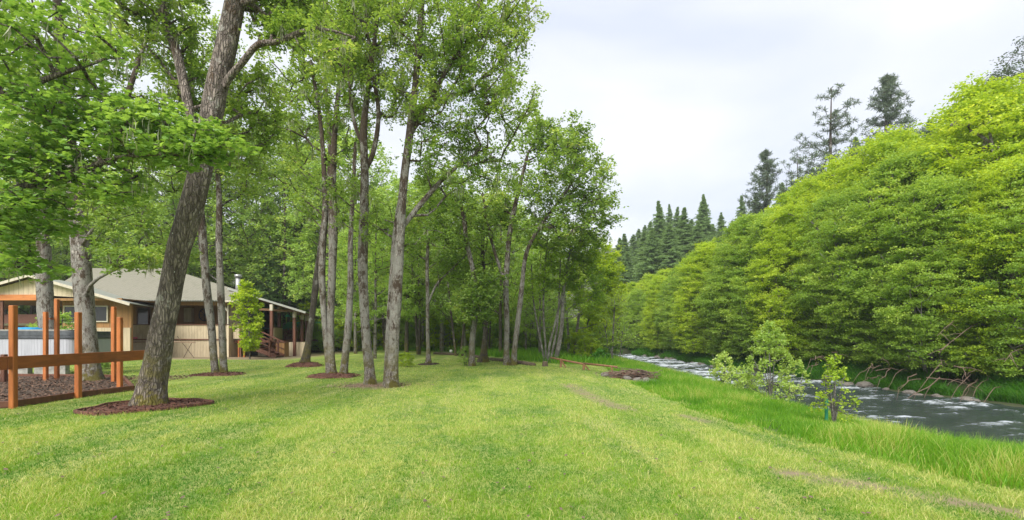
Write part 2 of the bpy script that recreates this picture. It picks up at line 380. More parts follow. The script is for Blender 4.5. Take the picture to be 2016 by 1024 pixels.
def lawn_grass():
    rng = np.random.default_rng(1); n = 860000
    Y = 2.8*np.exp(rng.uniform(0, 1, n)**.85*math.log(30/2.8)); th = rng.uniform(-1.75, 1.5, n)
    x = th*Y; y = Y
    keep = (sdist(x, y, LB) > -.35)
    d = dirt_mask(x, y); keep &= rng.uniform(0, 1, n) > d*1.05
    for u, v, yy, r in RINGS:
        if r == 1.15: continue
        c = P(u, v, yy); keep &= np.hypot(x-c[0], y-c[1]) > r*.95
    bx = X(250, 13.8); keep &= ~((x < bx) & (y > 9.7+(x+11.5)*.75) & (y < 19) & (x < -10.4))
    x = x[keep]; y = y[keep]; Y = Y[keep]; n = len(x)
    pn = fbm(x*1.1, y*.9, 0, 4, 60); hf = fbm(x*6.5, y*6.5, 0, 3, 66); st = fbm(x*1.5+y*.12, y*.2, 0, 3, 63)
    h = rng.uniform(.022, .060, n)*(.7+.8*pn)*(.45+1.1*hf); w = .0044*(1+Y*.08)*rng.uniform(.7, 1.4, n)
    lean = rng.uniform(.1, 1.25, n)
    straw = rng.uniform(0, 1, n) < (.03+.38*sstep((st-.47)/.2)+.55*sstep((hf-.52)/.12)*sstep((st-.36)/.2)+.28*sstep((pn-.56)/.12))
    tint = np.where(straw, rng.uniform(.86, 1.0, n), np.clip(rng.uniform(0, .85, n)*.5+(pn-.42)*2.6+(hf-.5)*1.6+(st-.5)*1.6, 0, .85))
    h = np.where(straw, h*1.5, h); w = np.where(straw, w*.9, w)
    lean = np.where(straw, lean+.3, lean)
    me = blades('lawn_grass', x, y, h, w, np.clip(lean, 0, 1.35), tint, M['lawnblade'], 2, rng)
    tag(link('lawn_grass', me), 'short mown yellow green grass blades covering the lawn', 'grass', kind='stuff')
lawn_grass()
def tall_grass():
    rng = np.random.default_rng(2); n = 330000
    y = rng.uniform(0, 1, n)**1.6*38+2.0
    dNx = np.interp(y, [2, 3, 6.6, 9.4, 12.5, 17, 23, 43], [21, 19, 13.4, 10.6, 9.3, 8.8, 9.2, 9.4]); lx = np.interp(y, LB[2:12, 1], LB[2:12, 0])
    x = lx-.5+rng.uniform(0, 1, n)*(dNx-lx+.3)
    dL = sdist(x, y, LB); dN = sdist(x, y, NB)
    cn = fbm(x*.9, y*.9, 0, 4, 70)
    fo = fbm(x*1.7, y*1.7, 0, 3, 75)
    keep = (dL < .4*(fo-.3)) & (dN > .15) & (rng.uniform(0, 1, n) < np.clip((cn-.28)*4.5, .15, 1)) & (sdist(x, y, LB) < .1)
    pile = np.hypot(x-X(1245, 18.6), (y-18.6)*.6) < 1.1
    keep &= ~pile
    keep0 = keep; x = x[keep]; y = y[keep]; n = len(x); cn = cn[keep]; dL = -dL[keep]
    rise = sstep((dL+.2)/1.2)
    mid = np.exp(-((y-10.6)/3.0)**2)                            # shorter where the lawn meets the small shrub
    h = rng.uniform(.35, .80, n)*(.45+.9*cn)*(.30+.70*rise)*(1-.58*mid)*np.where(y < 8.0, .76, .70)
    w = .0085*(1+y*.055)*rng.uniform(.6, 1.5, n); lean = rng.uniform(.05, .75, n)
    tint = np.clip(rng.normal(.45, .25, n)+(cn-.5)*1.6+(fo[keep0]-.5)*.8, 0, 1)
    me = blades('tall_grass', x, y, h, w, lean, tint, M['grass'], 3, rng)
    tag(link('tall_grass', me), 'tall bright green grass on the slope between the lawn and the river', 'grass', kind='stuff')
    # the far side
    n = 190000; k = rng.integers(0, 8, n); seg = FB[1:10]; t = rng.uniform(0, 1, n)
    a = seg[k]; b = seg[np.minimum(k+1, 8)]; d = b-a; L = np.hypot(d[:, 0], d[:, 1])+1e-6; nrm = np.stack([d[:, 1], -d[:, 0]], -1)/L[:, None]
    off = rng.uniform(0, 1, n)**1.5*3.2+.1
    pt = a+d*t[:, None]+nrm*off[:, None]; x, y = pt[:, 0], pt[:, 1]
    cn = fbm(x*.7, y*.7, 0, 3, 80); keep = (rng.uniform(0, 1, n) < np.clip((cn-.38)*9, 0, 1)); x = x[keep]; y = y[keep]; n = len(x)
    me = blades('bank_grass', x, y, rng.uniform(.25, .65, n), .02*rng.uniform(.6, 1.5, n)*(1+y*.02), rng.uniform(.3, 1.1, n), np.clip(rng.normal(.5, .25, n), 0, 1), M['bankgrass'], 2, rng)
    tag(link('bank_grass', me), 'deep green grass hanging over the far edge of the river', 'grass', kind='stuff')
    # rough grass and low plants in the wood beyond the lawn
    n = 90000; y = rng.uniform(26, 58, n); x = rng.uniform(-16, 8.5, n)
    edge = np.interp(x, [-16, -7, -3, 1, 4, 8], [50, 44, 37, 28, 25, 23])
    cn = fbm(x*.5, y*.5, 0, 3, 85); keep = (y > edge) & (rng.uniform(0, 1, n) < np.clip((cn-.3)*4, 0, 1)) & (sdist(x, y, NB) > .1)
    x = x[keep]; y = y[keep]; n = len(x)
    me = blades('rough_grass', x, y, rng.uniform(.2, .65, n), .045*rng.uniform(.6, 1.5, n), rng.uniform(.1, .9, n), np.clip(rng.normal(.4, .25, n), 0, .9), M['grass'], 2, rng)
    tag(link('rough_grass', me), 'rough green grass under the trees beyond the log edging', 'grass', kind='stuff')
tall_grass()

# ------------------------------------------------------------------ trees
def catmull(pts, step):
    pts = np.asarray(pts, float); P0 = np.vstack([2*pts[0]-pts[1], pts, 2*pts[-1]-pts[-2]]); out = []
    for i in range(1, len(P0)-2):
        a, b, c, d = P0[i-1:i+3]; L = np.linalg.norm((c-b)[:3]); n = max(1, int(L/step))
        for k in range(n):
            t = k/n; out.append(.5*((2*b)+(-a+c)*t+(2*a-5*b+4*c-d)*t*t+(-a+3*b-3*c+d)*t**3))
    out.append(pts[-1]); return np.array(out)
def tube_np(path, rad, sides, rng, rough=0.0, flare=0.0, z0=0.0):
    n = len(path); tan = np.gradient(path, axis=0); tan /= np.linalg.norm(tan, axis=1)[:, None]+1e-9
    ref = np.where(np.abs(tan[:, 2:3]) > .75, np.array([[1., 0, 0]]), np.array([[0, 0, 1.]]))
    if np.abs(tan[:, 2]).mean() > .6: ref = np.tile([[1., 0, 0]], (n, 1))
    a = np.cross(tan, ref); a /= np.linalg.norm(a, axis=1)[:, None]+1e-9; b = np.cross(tan, a)
    th = np.arange(sides)*2*PI/sides
    r = np.repeat(rad[:, None], sides, 1)
    if rough:
        r = r*(1+rough*(fbm(np.cos(th)[None]*1.3+path[:, 2:3]*.8+path[:, :1]*3, np.sin(th)[None]*1.3+path[:, 1:2]*0+7, path[:, 2:3]*1.1, 3, 11)-.5)*2)
    if flare:
        hh = np.maximum(path[:, 2:3]-z0, 0); k = np.exp(-hh/.30)*flare
        r = r*(1+k*(.5+.9*np.maximum(0, np.cos(th*4+1.3+np.cos(th*2))))[None])
    V = path[:, None]+r[..., None]*(np.cos(th)[None, :, None]*a[:, None]+np.sin(th)[None, :, None]*b[:, None])
    i = np.arange(n*sides).reshape(n, sides); j = np.roll(i, -1, 1)
    Fc = np.stack([i[:-1], i[1:], j[1:], j[:-1]], -1).reshape(-1, 4)
    return V.reshape(-1, 3), Fc
def cat(parts):
    V = []; Fc = []; o = 0
    for v, f in parts: V.append(v); Fc.append(f+o); o += len(v)
    return np.vstack(V), np.vstack(Fc)

def grow(trunks, tips, rng, zmin=1.0, seg=.45, r_tip=.008, up=.5, sag=0.0, expo=2.3, maxr=.6):
    """branch paths from the trunks to every tip; returns tube mesh pieces and the outer nodes"""
    N = []; R = []; par = []; isT = []
    for tr in trunks:
        for k in range(0, len(tr), 2):
            N.append(tr[k, :3]); R.append(tr[k, 3]); par.append(-1); isT.append(True)
    N = [np.array(q) for q in N]
    tn = np.array(N)
    d0 = np.min(np.linalg.norm(tips[:, None]-tn[None], axis=2), axis=1)
    order = np.argsort(d0); arr = np.zeros((len(N)+len(tips)*14, 3)); arr[:len(N)] = tn; cnt = len(N)
    valid = np.zeros(len(arr), bool); valid[:cnt] = tn[:, 2] > zmin
    if not valid[:cnt].any(): valid[:cnt] = True
    par = par+[0]*(len(arr)-cnt); thick = np.zeros(len(arr)); child = np.zeros(len(arr))
    edges = []
    tipnode = []
    for ti in order:
        t = tips[ti]; A = arr[:cnt]; dv = t-A; d = np.linalg.norm(dv, axis=1); hd = np.hypot(dv[:, 0], dv[:, 1])
        cost = d+np.maximum(0, up*hd-dv[:, 2])*.9; cost[~valid[:cnt]] = 1e9
        k = int(np.argmin(cost)); a = arr[k]; L = d[k]; n = int(min(12, max(1, round(L/seg)))); prev = k
        mid = (a+t)/2+rng.normal(0, .09*L, 3); mid[2] += (-.10+sag)*L
        for q in range(1, n+1):
            s = q/n; p = (1-s)**2*a+2*s*(1-s)*mid+s*s*t
            if q < n: p = p+rng.normal(0, .035*seg*2, 3)
            arr[cnt] = p; par[cnt] = prev; valid[cnt] = True; prev = cnt; cnt += 1
        tipnode.append(prev)
    nT = len(tn); w = np.zeros(cnt)
    for q in tipnode:
        w[q] += r_tip**expo
    for k in range(cnt-1, nT-1, -1):
        if w[k] == 0: w[k] = r_tip**expo
        if par[k] >= nT: w[par[k]] += w[k]
    r = w**(1/expo); r[:nT] = R
    ch = np.arange(nT, cnt); pa = np.array([par[k] for k in ch]); 
    if len(ch) == 0: return [], arr[:0]
    r[ch] = np.minimum(r[ch], maxr)
    ra = np.where(pa < nT, np.minimum(r[ch]*1.35, r[pa]*.9), np.minimum(r[pa], r[ch]*1.6)); rb = r[ch]
    A = arr[pa]; B = arr[ch]; tan = B-A
    tpa = np.where((pa < nT)[:, None], tan, arr[pa]-arr[np.array([par[k] if k >= nT else k for k in pa])])
    def frame(t):
        t = t/(np.linalg.norm(t, axis=1)[:, None]+1e-9); ref = np.array([[.31, .23, .92]]); a = np.cross(t, ref); a /= np.linalg.norm(a, axis=1)[:, None]+1e-9
        return a, np.cross(t, a)
    S = 6; th = np.arange(S)*2*PI/S; c, s = np.cos(th)[None, :, None], np.sin(th)[None, :, None]
    a1, b1 = frame(tpa); a2, b2 = frame(tan)
    V1 = A[:, None]+ra[:, None, None]*(c*a1[:, None]+s*b1[:, None]); V2 = B[:, None]+rb[:, None, None]*(c*a2[:, None]+s*b2[:, None])
    V = np.concatenate([V1, V2], 1); n = len(ch); base = np.arange(n)[:, None]*2*S; i = np.arange(S); j = (i+1) % S
    Fc = np.stack([base+i, base+j, base+S+j, base+S+i], -1).reshape(-1, 4)
    return [(V.reshape(-1, 3), Fc)], arr[nT:cnt][r[nT:cnt] < .03]

LOBED = np.array([(0,0),(.10,.20),(.36,.18),(.28,.40),(.50,.52),(.26,.62),(.20,.82),(0,1.0),(-.20,.82),(-.26,.62),(-.50,.52),(-.28,.40),(-.36,.18),(-.10,.20)])
RHOMB = np.array([(0,0),(.34,.5),(0,1.0),(-.34,.5)])
def leaves(cent, k, R, size, rng, flat=.7, shape=RHOMB, upb=.55, twig=4, tsd=.16, ctint=None, droop=0.0):
    """k leaves round every centre, set along a few short twigs"""
    n = len(cent); nt = twig
    dirs = rng.normal(0, 1, (n, nt, 3)); dirs[..., 2] *= flat; dirs[..., 2] -= droop; dirs /= np.linalg.norm(dirs, axis=2)[..., None]
    rr = (R*rng.uniform(.7, 1.25, (n, 1)))
    ti = rng.integers(0, nt, (n, k)); d = dirs[np.arange(n)[:, None], ti]
    pos = cent[:, None]+d*(rr*rng.uniform(.05, 1, (n, k))**.7)[..., None]+rng.normal(0, R*.14, (n, k, 3))*np.array([1, 1, flat])
    base = (rng.uniform(0, 1, n) if ctint is None else ctint)
    tint = np.clip(base[:, None]*.55+rng.uniform(0, .5, (n, k)), 0, 1).reshape(-1)
    pos = pos.reshape(-1, 3); m = len(pos)
    nr = rng.normal(0, 1, (m, 3)); nr[:, 2] = np.abs(nr[:, 2])+upb*2; nr /= np.linalg.norm(nr, axis=1)[:, None]
    l = rng.normal(0, 1, (m, 3)); l[:, 2] -= .4; l -= (l*nr).sum(1)[:, None]*nr; l /= np.linalg.norm(l, axis=1)[:, None]; w = np.cross(nr, l)
    s = size*rng.uniform(.65, 1.3, m)
    S = len(shape); V = pos[:, None]+s[:, None, None]*(shape[None, :, :1]*w[:, None]*1.0+shape[None, :, 1:]*l[:, None])
    if S > 4: V = V+nr[:, None]*(s[:, None]*(-.25)*(np.abs(shape[:, 0])[None])**1.0)[..., None]
    return V.reshape(-1, 3), np.arange(m*S).reshape(m, S), tint

def blob_tips(blobs, rng, clump=.0):
    out = []
    for (c, r, n) in blobs:
        d = rng.normal(0, 1, (n, 3)); d /= np.linalg.norm(d, axis=1)[:, None]; q = rng.uniform(.12, 1, n)**.45
        out.append(np.array(c)+d*q[:, None]*np.array(r))
    return np.vstack(out)
def hanging(nodes, n, rng, L=.35):
    """hanging beards of lichen on twigs"""
    idx = rng.integers(0, len(nodes), n); p = nodes[idx]; K = 9
    x = p[:, None]+rng.normal(0, .05, (n, K, 3)); a = rng.uniform(0, PI, (n, K)); w = rng.uniform(.006, .016, (n, K)); l = rng.uniform(.3, 1.2, (n, K))*L
    s = np.stack([np.cos(a)*w, np.sin(a)*w, 0*a], -1); e = x+np.stack([rng.normal(0, .04, (n, K)), rng.normal(0, .04, (n, K)), -l], -1); m = (x+e)/2+rng.normal(0, .02, (n, K, 3))
    V = np.stack([x-s*.5, m-s, e, m+s], 2).reshape(-1, 3)
    return V, np.arange(n*K*4).reshape(-1, 4), rng.uniform(0, 1, n*K)

def tree(name, root, trunks, tips, label, cat_, group, bark, leaf, rng, k=60, R=.42, size=.10, shape=RHOMB, flat=.7, zmin=1.5, sides=16, rough=.12,
         flare=.55, r_tip=.008, up=.5, extra=0, lich=0, twig=4, upb=.55, step=.22, sag=0.0, maxr=.12, loc=None, droop=0.0, tops=None):
    root = np.array(root, float); e = empty(name, root if loc is None else loc, label, cat_, group)
    parts = []; T = []
    for tr in trunks:
        s = catmull(tr, step); T.append(s)
        parts.append(tube_np(s[:, :3], s[:, 3], sides, rng, rough, flare if s[0, 2] < root[2]+.4 else 0, root[2]))
    br, outer = grow(T, tips, rng, zmin+root[2], r_tip=r_tip*1.3, up=up, sag=sag, maxr=maxr)
    V, Fc = cat(parts+br)
    link('trunk', mesh('trunk', V-root, Fc, bark, True), e)
    ct = fbm(tips[:, 0]*.8, tips[:, 1]*.8, tips[:, 2]*.8, 2, 90); ct = np.clip((ct-.25)*2, 0, 1)
    V, Fc, tn = leaves(tips, k, R, size, rng, flat, shape, upb, twig, ctint=ct, droop=droop)
    if extra and len(outer):
        c2 = outer[rng.integers(0, len(outer), extra)]
        V2, F2, t2 = leaves(c2, max(8, k//3), R*.6, size, rng, flat, shape, upb, 3)
        V, Fc, tn = np.vstack([V, V2]), np.vstack([Fc, F2+len(V)]), np.concatenate([tn, t2])
    link('crown', mesh('crown', V-root, Fc, leaf, False, tn), e)
    if lich and len(outer):
        V, Fc, tn = hanging(outer, lich, rng); link('lichen', mesh('lichen', V-root, Fc, M['lichen'], False, tn), e)['kind'] = 'stuff'
    return e
def TR(Y, pts, dy=0.0):
    """trunk through picture-measured points at distance Y: (u, v, width in pixels[, extra distance])"""
    out = []
    for p in pts:
        yy = Y+(p[3] if len(p) > 3 else 0.0); q = P(p[0], p[1], yy); out.append((*q, p[2]/2/F*yy*.78))
    out[0] = (out[0][0], out[0][1], min(out[0][2], gz(out[0][0], out[0][1])-.12), out[0][3]) if pts[0][1] > 690 else out[0]
    return np.array(out)
def BL(lst, Y):
    return [(P(u, v, Y+dy), (ru/F*Y, ry, rv/F*Y), n) for (u, v, ru, rv, dy, ry, n) in lst]
def hero(name, Y, trunks, blobs, label, cat_, group=None, bark='bark_pale', leaf='oak', seed=0, **kw):
    rng = np.random.default_rng(seed+100); tr = [TR(Y, t) for t in trunks]; b = tr[0][0]
    root = np.array([b[0], b[1], gz(b[0], b[1])]); tips = blob_tips(BL(blobs, Y), rng)
    return tree(name, root, tr, tips, label, cat_, group, M[bark], M[leaf], rng, **kw)

# --- the big leaning oak with its mulch ring
hero('oak_tree', 10.75, [[(291,808,76),(296,780,66),(308,720,57),(320,650,53),(332,590,52),(350,500,51),(374,420,54),(396,330,52),(414,240,50),(432,150,50),(452,60,47),(470,-40,42),(500,-220,28)],
      [(388,330,22,.15),(384,290,24,.3),(374,225,24,.5),(352,120,22,.7),(330,50,20,.8),(312,-20,17,.9),(300,-120,12,1.0)],
      [(430,190,19,0),(450,156,18,-.1),(480,120,15,-.25),(508,88,15,-.35),(548,82,13,-.4),(590,64,12,-.45),(640,58,7,-.5),(700,74,4,-.5)],
      [(470,10,16,0),(520,-8,13,-.2),(600,-30,11,-.3)]],
     [(420,-150,280,120,0,2.4,150),(330,70,90,90,1.3,1.0,60),(500,215,80,90,1.3,.8,60),(560,20,90,60,.8,.8,55),(650,90,60,50,-.4,.7,12),(560,50,60,30,-.3,.6,16),(360,180,60,60,1.2,.7,30),(480,300,50,50,1.5,.6,26),(240,-30,110,60,.6,1.2,50)],
     'huge furrowed oak leaning right beside the orange deck posts in its own mulch ring', 'oak tree', bark='bark_oak', seed=1, k=75, R=.36, size=.085, sides=40, rough=.10, zmin=3.2, lich=170, step=.12, flare=.30, maxr=.06, extra=120)
# --- maple whose boughs hang into the top left corner (its stem stands outside the picture)
rngm = np.random.default_rng(7)
mb = BL([(70,90,170,130,.0,1.2,120),(40,270,110,80,-.3,1.1,56),(180,245,130,60,.1,.9,56),(330,285,120,42,0,.8,50),(430,290,60,34,.1,.5,22),(150,350,130,60,-.1,.9,44),(30,420,95,60,-.4,.8,55),(60,520,50,26,-.2,.5,12),(300,235,80,30,.2,.6,30)], 8.4)
tips = blob_tips(mb, rngm)
tree('maple_tree', (-11.6, 7.8, 0), [np.array([(-11.6,7.8,-.15,.30),(-11.5,7.9,2.0,.24),(-11.2,8.0,4.0,.20),(-10.7,8.1,6.5,.15),(-10.4,8.2,9.0,.09)]),
      np.array([(-11.3,8.0,2.6,.10),(-9.6,8.3,3.7,.085),(-8.0,8.4,4.3,.06),(-6.6,8.4,4.7,.04),(-5.3,8.4,4.7,.02)]),
      np.array([(-11.3,8.0,3.5,.10),(-9.8,8.3,5.0,.08),(-8.4,8.4,5.9,.05),(-7.0,8.4,6.4,.02)])],
     tips, 'maple with broad lobed bright green leaves whose boughs reach in over the deck', 'maple tree', None, M['bark_oak'], M['maple'], rngm,
     k=36, R=.32, size=.105, shape=LOBED, flat=.5, zmin=2.2, lich=60, upb=.8, up=.1, r_tip=.006, maxr=.06)
hero('oak_tree', 16.4, [[(180,762,50),(178,735,44),(172,660,40),(166,590,40),(160,500,40),(152,420,40),(146,360,34),(132,250,28),(120,120,24),(110,-40,16)],[(150,400,16),(190,330,18),(230,250,16),(260,160,12),(300,40,8)]],
     [(110,80,150,160,0,2.6,120),(230,140,80,130,1,1.8,60),(240,410,80,46,-1,1.0,42),(190,470,60,40,1.0,1.0,22),(250,505,70,26,-1.2,.8,26),(330,470,50,40,0,1,16),(40,300,80,90,1,2,50)],
     'oak with thick pale grey trunk rising between the hot tub and the deck posts', 'oak tree', seed=2, k=70, R=.45, size=.11, lich=90, sides=24, flare=.25, extra=80)
hero('oak_tree', 19.0, [[(102,748,36),(98,700,34),(92,640,33),(88,560,32),(86,500,30),(84,400,24),(70,250,18),(60,60,12)]],
     [(50,330,120,140,1,2.4,90),(40,120,130,130,1,2.5,60),(20,480,60,30,1,1.4,18)], 'oak with mossy grey trunk standing directly behind the hot tub', 'oak tree', seed=3, k=60, R=.5, size=.13, lich=60, sides=20)
hero('oak_tree', 19.6, [[(425,737,16),(421,705,17),(416,640,18),(408,580,19),(403,520,19),(398,450,19),(392,380,16),(384,250,12),(372,100,9)],
      [(441,738,17),(439,700,17),(437,640,17),(434,560,16),(431,480,15),(432,400,14),(428,330,11),(420,200,8)]],
     [(380,200,90,120,.5,2,80),(450,330,60,70,.5,1.6,44),(410,80,80,80,.5,2,50),(330,330,60,70,1,1.6,34)], 'slim twin stemmed oak in a mulch ring right of the huge leaning oak', 'oak tree', seed=4, k=60, R=.5, size=.12, lich=60, flare=.3, extra=60)
hero('oak_tree', 24.4, [[(598,724,20),(605,690,17),(612,640,15),(622,560,16),(632,480,14),(642,400,13),(650,300,11),(640,150,8)]],
     [(600,230,80,90,1,2.2,60),(560,340,60,60,1,2,34),(650,100,80,80,1,2,40)], 'oak with a green mossy foot beside the porch steps in a low mulch mound', 'oak tree', seed=5, bark='bark_dark', k=60, R=.55, size=.15, lich=30, flare=.9)
hero('oak_tree', 18.7, [[(650,742,17),(644,690,15),(638,620,15),(634,540,16),(636,480,17),(640,400,13),(632,250,10),(612,120,7)],
      [(654,742,20),(652,690,17),(651,620,17),(654,540,19),(656,450,22),(655,360,18),(660,250,13),(672,120,9),(680,-20,6)],
      [(676,744,17),(680,700,18),(686,640,17),(690,560,15),(690,480,13),(694,400,11),(700,280,8)]],
     [(640,90,90,110,0,2.2,95),(600,220,70,80,.5,1.8,52),(700,60,70,100,0,1.8,60),(560,100,60,80,.5,1.5,40),(690,250,55,50,0,1.2,24),(615,390,50,70,.6,1.0,24),(670,330,50,60,.3,1.0,16)], 'cluster of three narrow leaning oak stems sharing a mulch ring left of centre', 'oak tree', seed=6, k=60, R=.45, size=.115, lich=220, flare=.4, extra=90)
hero('oak_tree', 15.4, [[(729,764,28),(728,735,25),(722,680,23),(717,600,23),(714,520,24),(716,440,23),(718,350,20),(716,260,18),(724,180,13),(740,60,10),(752,-60,7)],
      [(716,340,12,.05),(735,300,12,.1),(745,220,11,.1),(730,120,9,0),(720,20,7,0),(708,-80,5,0)],[(720,300,9),(700,250,9),(690,190,8),(686,90,6)]],
     [(730,40,100,90,0,1.8,100),(690,160,60,70,.3,1.3,44),(770,180,50,60,.4,1.3,34),(640,40,60,60,.4,1.4,36),(715,-60,110,50,0,1.8,45),(690,400,50,70,.7,.9,20)], 'straight pale oak with a mossy foot, just left of the centre pair', 'oak tree', seed=7, k=72, R=.42, size=.088, lich=240, sides=22, flare=.3, extra=90)
hero('oak_tree', 14.5, [[(770,768,30),(772,735,29),(775,680,27),(778,620,27),(783,540,26),(788,460,23),(793,380,21),(802,300,20),(812,220,18),(822,120,14),(832,0,11),(838,-100,8)],
      [(762,765,18,.4),(763,720,17,.4),(766,640,15,.5),(772,540,14,.5),(781,440,14,.5),(800,330,11,.6)],
      [(790,450,13,.1),(830,400,13,.3),(870,355,11,.5),(910,320,8,.7),(960,290,5,.9)],[(806,270,11,0),(850,190,11,.2),(890,120,9,.4),(930,40,6,.5),(960,-30,4,.6)]],
     [(850,60,110,100,.2,1.8,130),(950,110,90,90,.5,1.6,90),(1010,40,60,50,.6,1.2,40),(900,230,90,70,.4,1.5,80),(1000,210,60,60,.6,1.3,44),(860,330,70,60,.6,1.4,40),(960,330,60,50,1,1.3,34),(820,180,50,80,.3,1.2,34),(860,-60,160,60,.4,2,70),(745,420,50,70,.9,.9,18),(840,450,50,60,.6,.9,16)],
     'tall pale oak near the middle of the lawn, its crown reaching far right', 'oak tree', seed=8, k=76, R=.40, size=.085, lich=200, sides=24, flare=.3, extra=140)
# --- oaks and others along the back of the lawn
hero('oak_tree', 25.0, [[(998,720,15),(997,690,14),(998,640,13),(996,580,14),(998,520,14),(1005,450,12),(1020,380,10),(1040,300,7)],
      [(1010,721,16),(1014,680,13),(1020,630,13),(1028,560,12),(1036,500,10),(1060,450,9),(1090,410,7),(1120,370,5)],[(996,560,8),(975,500,8),(960,440,7),(950,380,5)]],
     [(1080,330,80,80,0,2.2,90),(1150,350,60,70,.5,2,70),(1175,420,45,60,.5,1.6,50),(1020,420,70,70,0,2.2,60),(1060,260,50,40,.2,1.4,40),(960,400,70,70,.5,2,50),(1110,440,60,40,0,1.6,34),(1120,270,40,40,.3,1.2,30)],
     'forked oak at the right end of the lawn with two stems spreading in a V', 'oak tree', seed=9, k=62, R=.55, size=.15, lich=80, flare=.35, extra=80, bark='bark_pale')
hero('oak_tree', 24.3, [[(930,722,16),(929,700,15),(931,660,14),(936,610,13),(932,540,12),(920,480,11),(908,400,9)]],
     [(935,600,46,48,0,1.2,80),(900,420,60,80,0,2,60),(960,560,34,40,.2,1,34)], 'stout oak with leaves low on its trunk and moss at the foot', 'oak tree', seed=10, k=55, R=.42, size=.15, zmin=1.2, flare=.3, extra=60)
hero('oak_tree', 27.5, [[(951,713,17),(953,690,15),(956,650,13),(958,600,12),(950,500,10),(955,420,8)]],
     [(960,470,70,70,0,2,60),(900,520,50,50,.5,1.6,34)], 'dark oak with flared roots between the stout oak and the forked oak', 'oak tree', seed=11, bark='bark_dark', k=60, R=.6, size=.16, flare=.9)
hero('oak_tree', 25.8, [[(844,717,12),(843,690,10),(842,640,9),(842,580,9),(841,520,9),(845,440,8),(850,350,6)],[(842,600,5),(860,560,6),(890,530,5),(920,500,3)]],
     [(850,420,60,70,0,2,60),(890,520,40,34,0,1.3,30),(800,470,50,50,.5,1.6,34)], 'thin straight pale stemmed oak alone on the lawn behind the centre pair', 'oak tree', seed=12, k=60, R=.55, size=.15, flare=.6)
hero('alder_tree', 27.5, [[(1072,722,5),(1068,690,5),(1058,640,5),(1050,590,4),(1046,520,3)],[(1074,722,5),(1074,680,5),(1070,620,5),(1072,540,4),(1080,450,3)],[(1078,722,6),(1082,680,6),(1092,640,5),(1104,590,5),(1120,520,3)],
       [(1082,722,6),(1088,690,6),(1096,650,5),(1100,600,4),(1104,500,3)],[(1092,716,12),(1100,680,11),(1106,640,10),(1110,570,8),(1124,480,5)]],
     [(1110,520,55,60,0,1.8,90),(1150,560,40,60,.2,1.5,60),(1080,460,50,40,.2,1.6,50),(1160,490,36,36,.3,1.4,40),(1060,560,34,30,0,1.2,20)], 'clump of thin leaning alder stems behind the low pole rail', 'alder tree', seed=13, bark='bark_alder', leaf='alder', k=70, R=.5, size=.14, flare=.1)
hero('alder_tree', 33.0, [[(1130,712,8),(1135,660,7),(1142,600,6),(1150,520,4)],[(1120,712,7),(1118,650,6),(1112,580,4)]],
     [(1160,560,48,70,0,1.8,90),(1190,520,34,50,.5,1.6,60),(1180,620,34,50,.3,1.4,50),(1140,470,30,24,.3,1.4,24),(1205,575,20,44,.6,1.4,40)], 'yellow green alder with round crown at the left edge of the river', 'alder tree', seed=14, bark='bark_alder', leaf='alder2', k=75, R=.55, size=.15, zmin=1.0, flare=.1)
hero('alder_tree', 30.0, [[(1204,713,5),(1206,680,4),(1208,640,4),(1210,590,3)],[(1218,716,3),(1222,690,3),(1226,650,2)],[(1212,714,2),(1196,672,2),(1190,640,2)]],
     [(1212,630,40,50,0,1.2,60),(1230,660,30,24,0,.9,26),(1190,670,26,16,0,.8,16),(1212,590,22,24,0,.8,20)], 'small airy young alder with thin stems standing at the water edge', 'alder tree', seed=15, bark='bark_alder', leaf='bush', k=26, R=.38, size=.11, zmin=.8, flare=.1, flat=.3, sides=8)

# --- background stems in the wood, one prototype each copied
def proto_broad(seed, h, R, zlo, n, k, leaf, bark, size, clR=.55, stems=1, rt=.13, flat=.6, skirt=False, pale=False, lean=.5, extra=0, up=.5, droop=0.0, upb=.55, tt=.93, tw=4):
    rng = np.random.default_rng(seed); tr = []
    for s in range(stems):
        a = rng.uniform(0, 2*PI); q = rng.normal(0, lean*.35, (6, 2)).cumsum(0)*.5; sp = .0 if stems == 1 else .25
        zs = np.array([-.3, .12, .3, .5, .7, tt])*h; zs[0] = -.3; o = np.array([math.cos(a), math.sin(a)])
        pts = [(o[0]*sp+q[i, 0]*i*.16+o[0]*.12*zs[i]*(stems > 1), o[1]*sp+q[i, 1]*i*.16+o[1]*.12*zs[i]*(stems > 1), zs[i], rt*(1-.8*max(0, zs[i])/h)/(1 if stems == 1 else 1.4)) for i in range(6)]
        tr.append(np.array(pts))
    # rounded crown with lumps
    z = rng.uniform(0, 1, n); z = zlo+(h-zlo)*z; t = (z-zlo)/(h-zlo)
    prof = np.sqrt(np.clip(1-(np.abs(t-.42)/.60)**2.3, .02, 1)) if not skirt else np.clip(1-t**2.4, .03, 1)**.6*(.62+.38*np.clip(t*3, 0, 1))
    a = rng.uniform(0, 2*PI, n); lump = ((.66+.58*vnoise(np.cos(a)*2.0+seed, np.sin(a)*2.0, z*.75, seed))*rng.uniform(.92, 1.14, n)) if skirt else (.72+.5*vnoise(np.cos(a)*1.6+seed, np.sin(a)*1.6, z*.45, seed)); rr = R*prof*lump*rng.uniform(.15, 1, n)**(.30 if skirt else .42)
    tips = np.stack([np.cos(a)*rr, np.sin(a)*rr, z], -1)
    return tree('tree', (0, 0, 0), tr, tips, None, None, None, M[bark], M[leaf], rng, k=k, R=clR, size=size, flat=flat, zmin=zlo*.6, sides=10, r_tip=.010, up=up, step=.5, flare=.2, extra=extra, droop=droop, upb=upb, twig=tw)
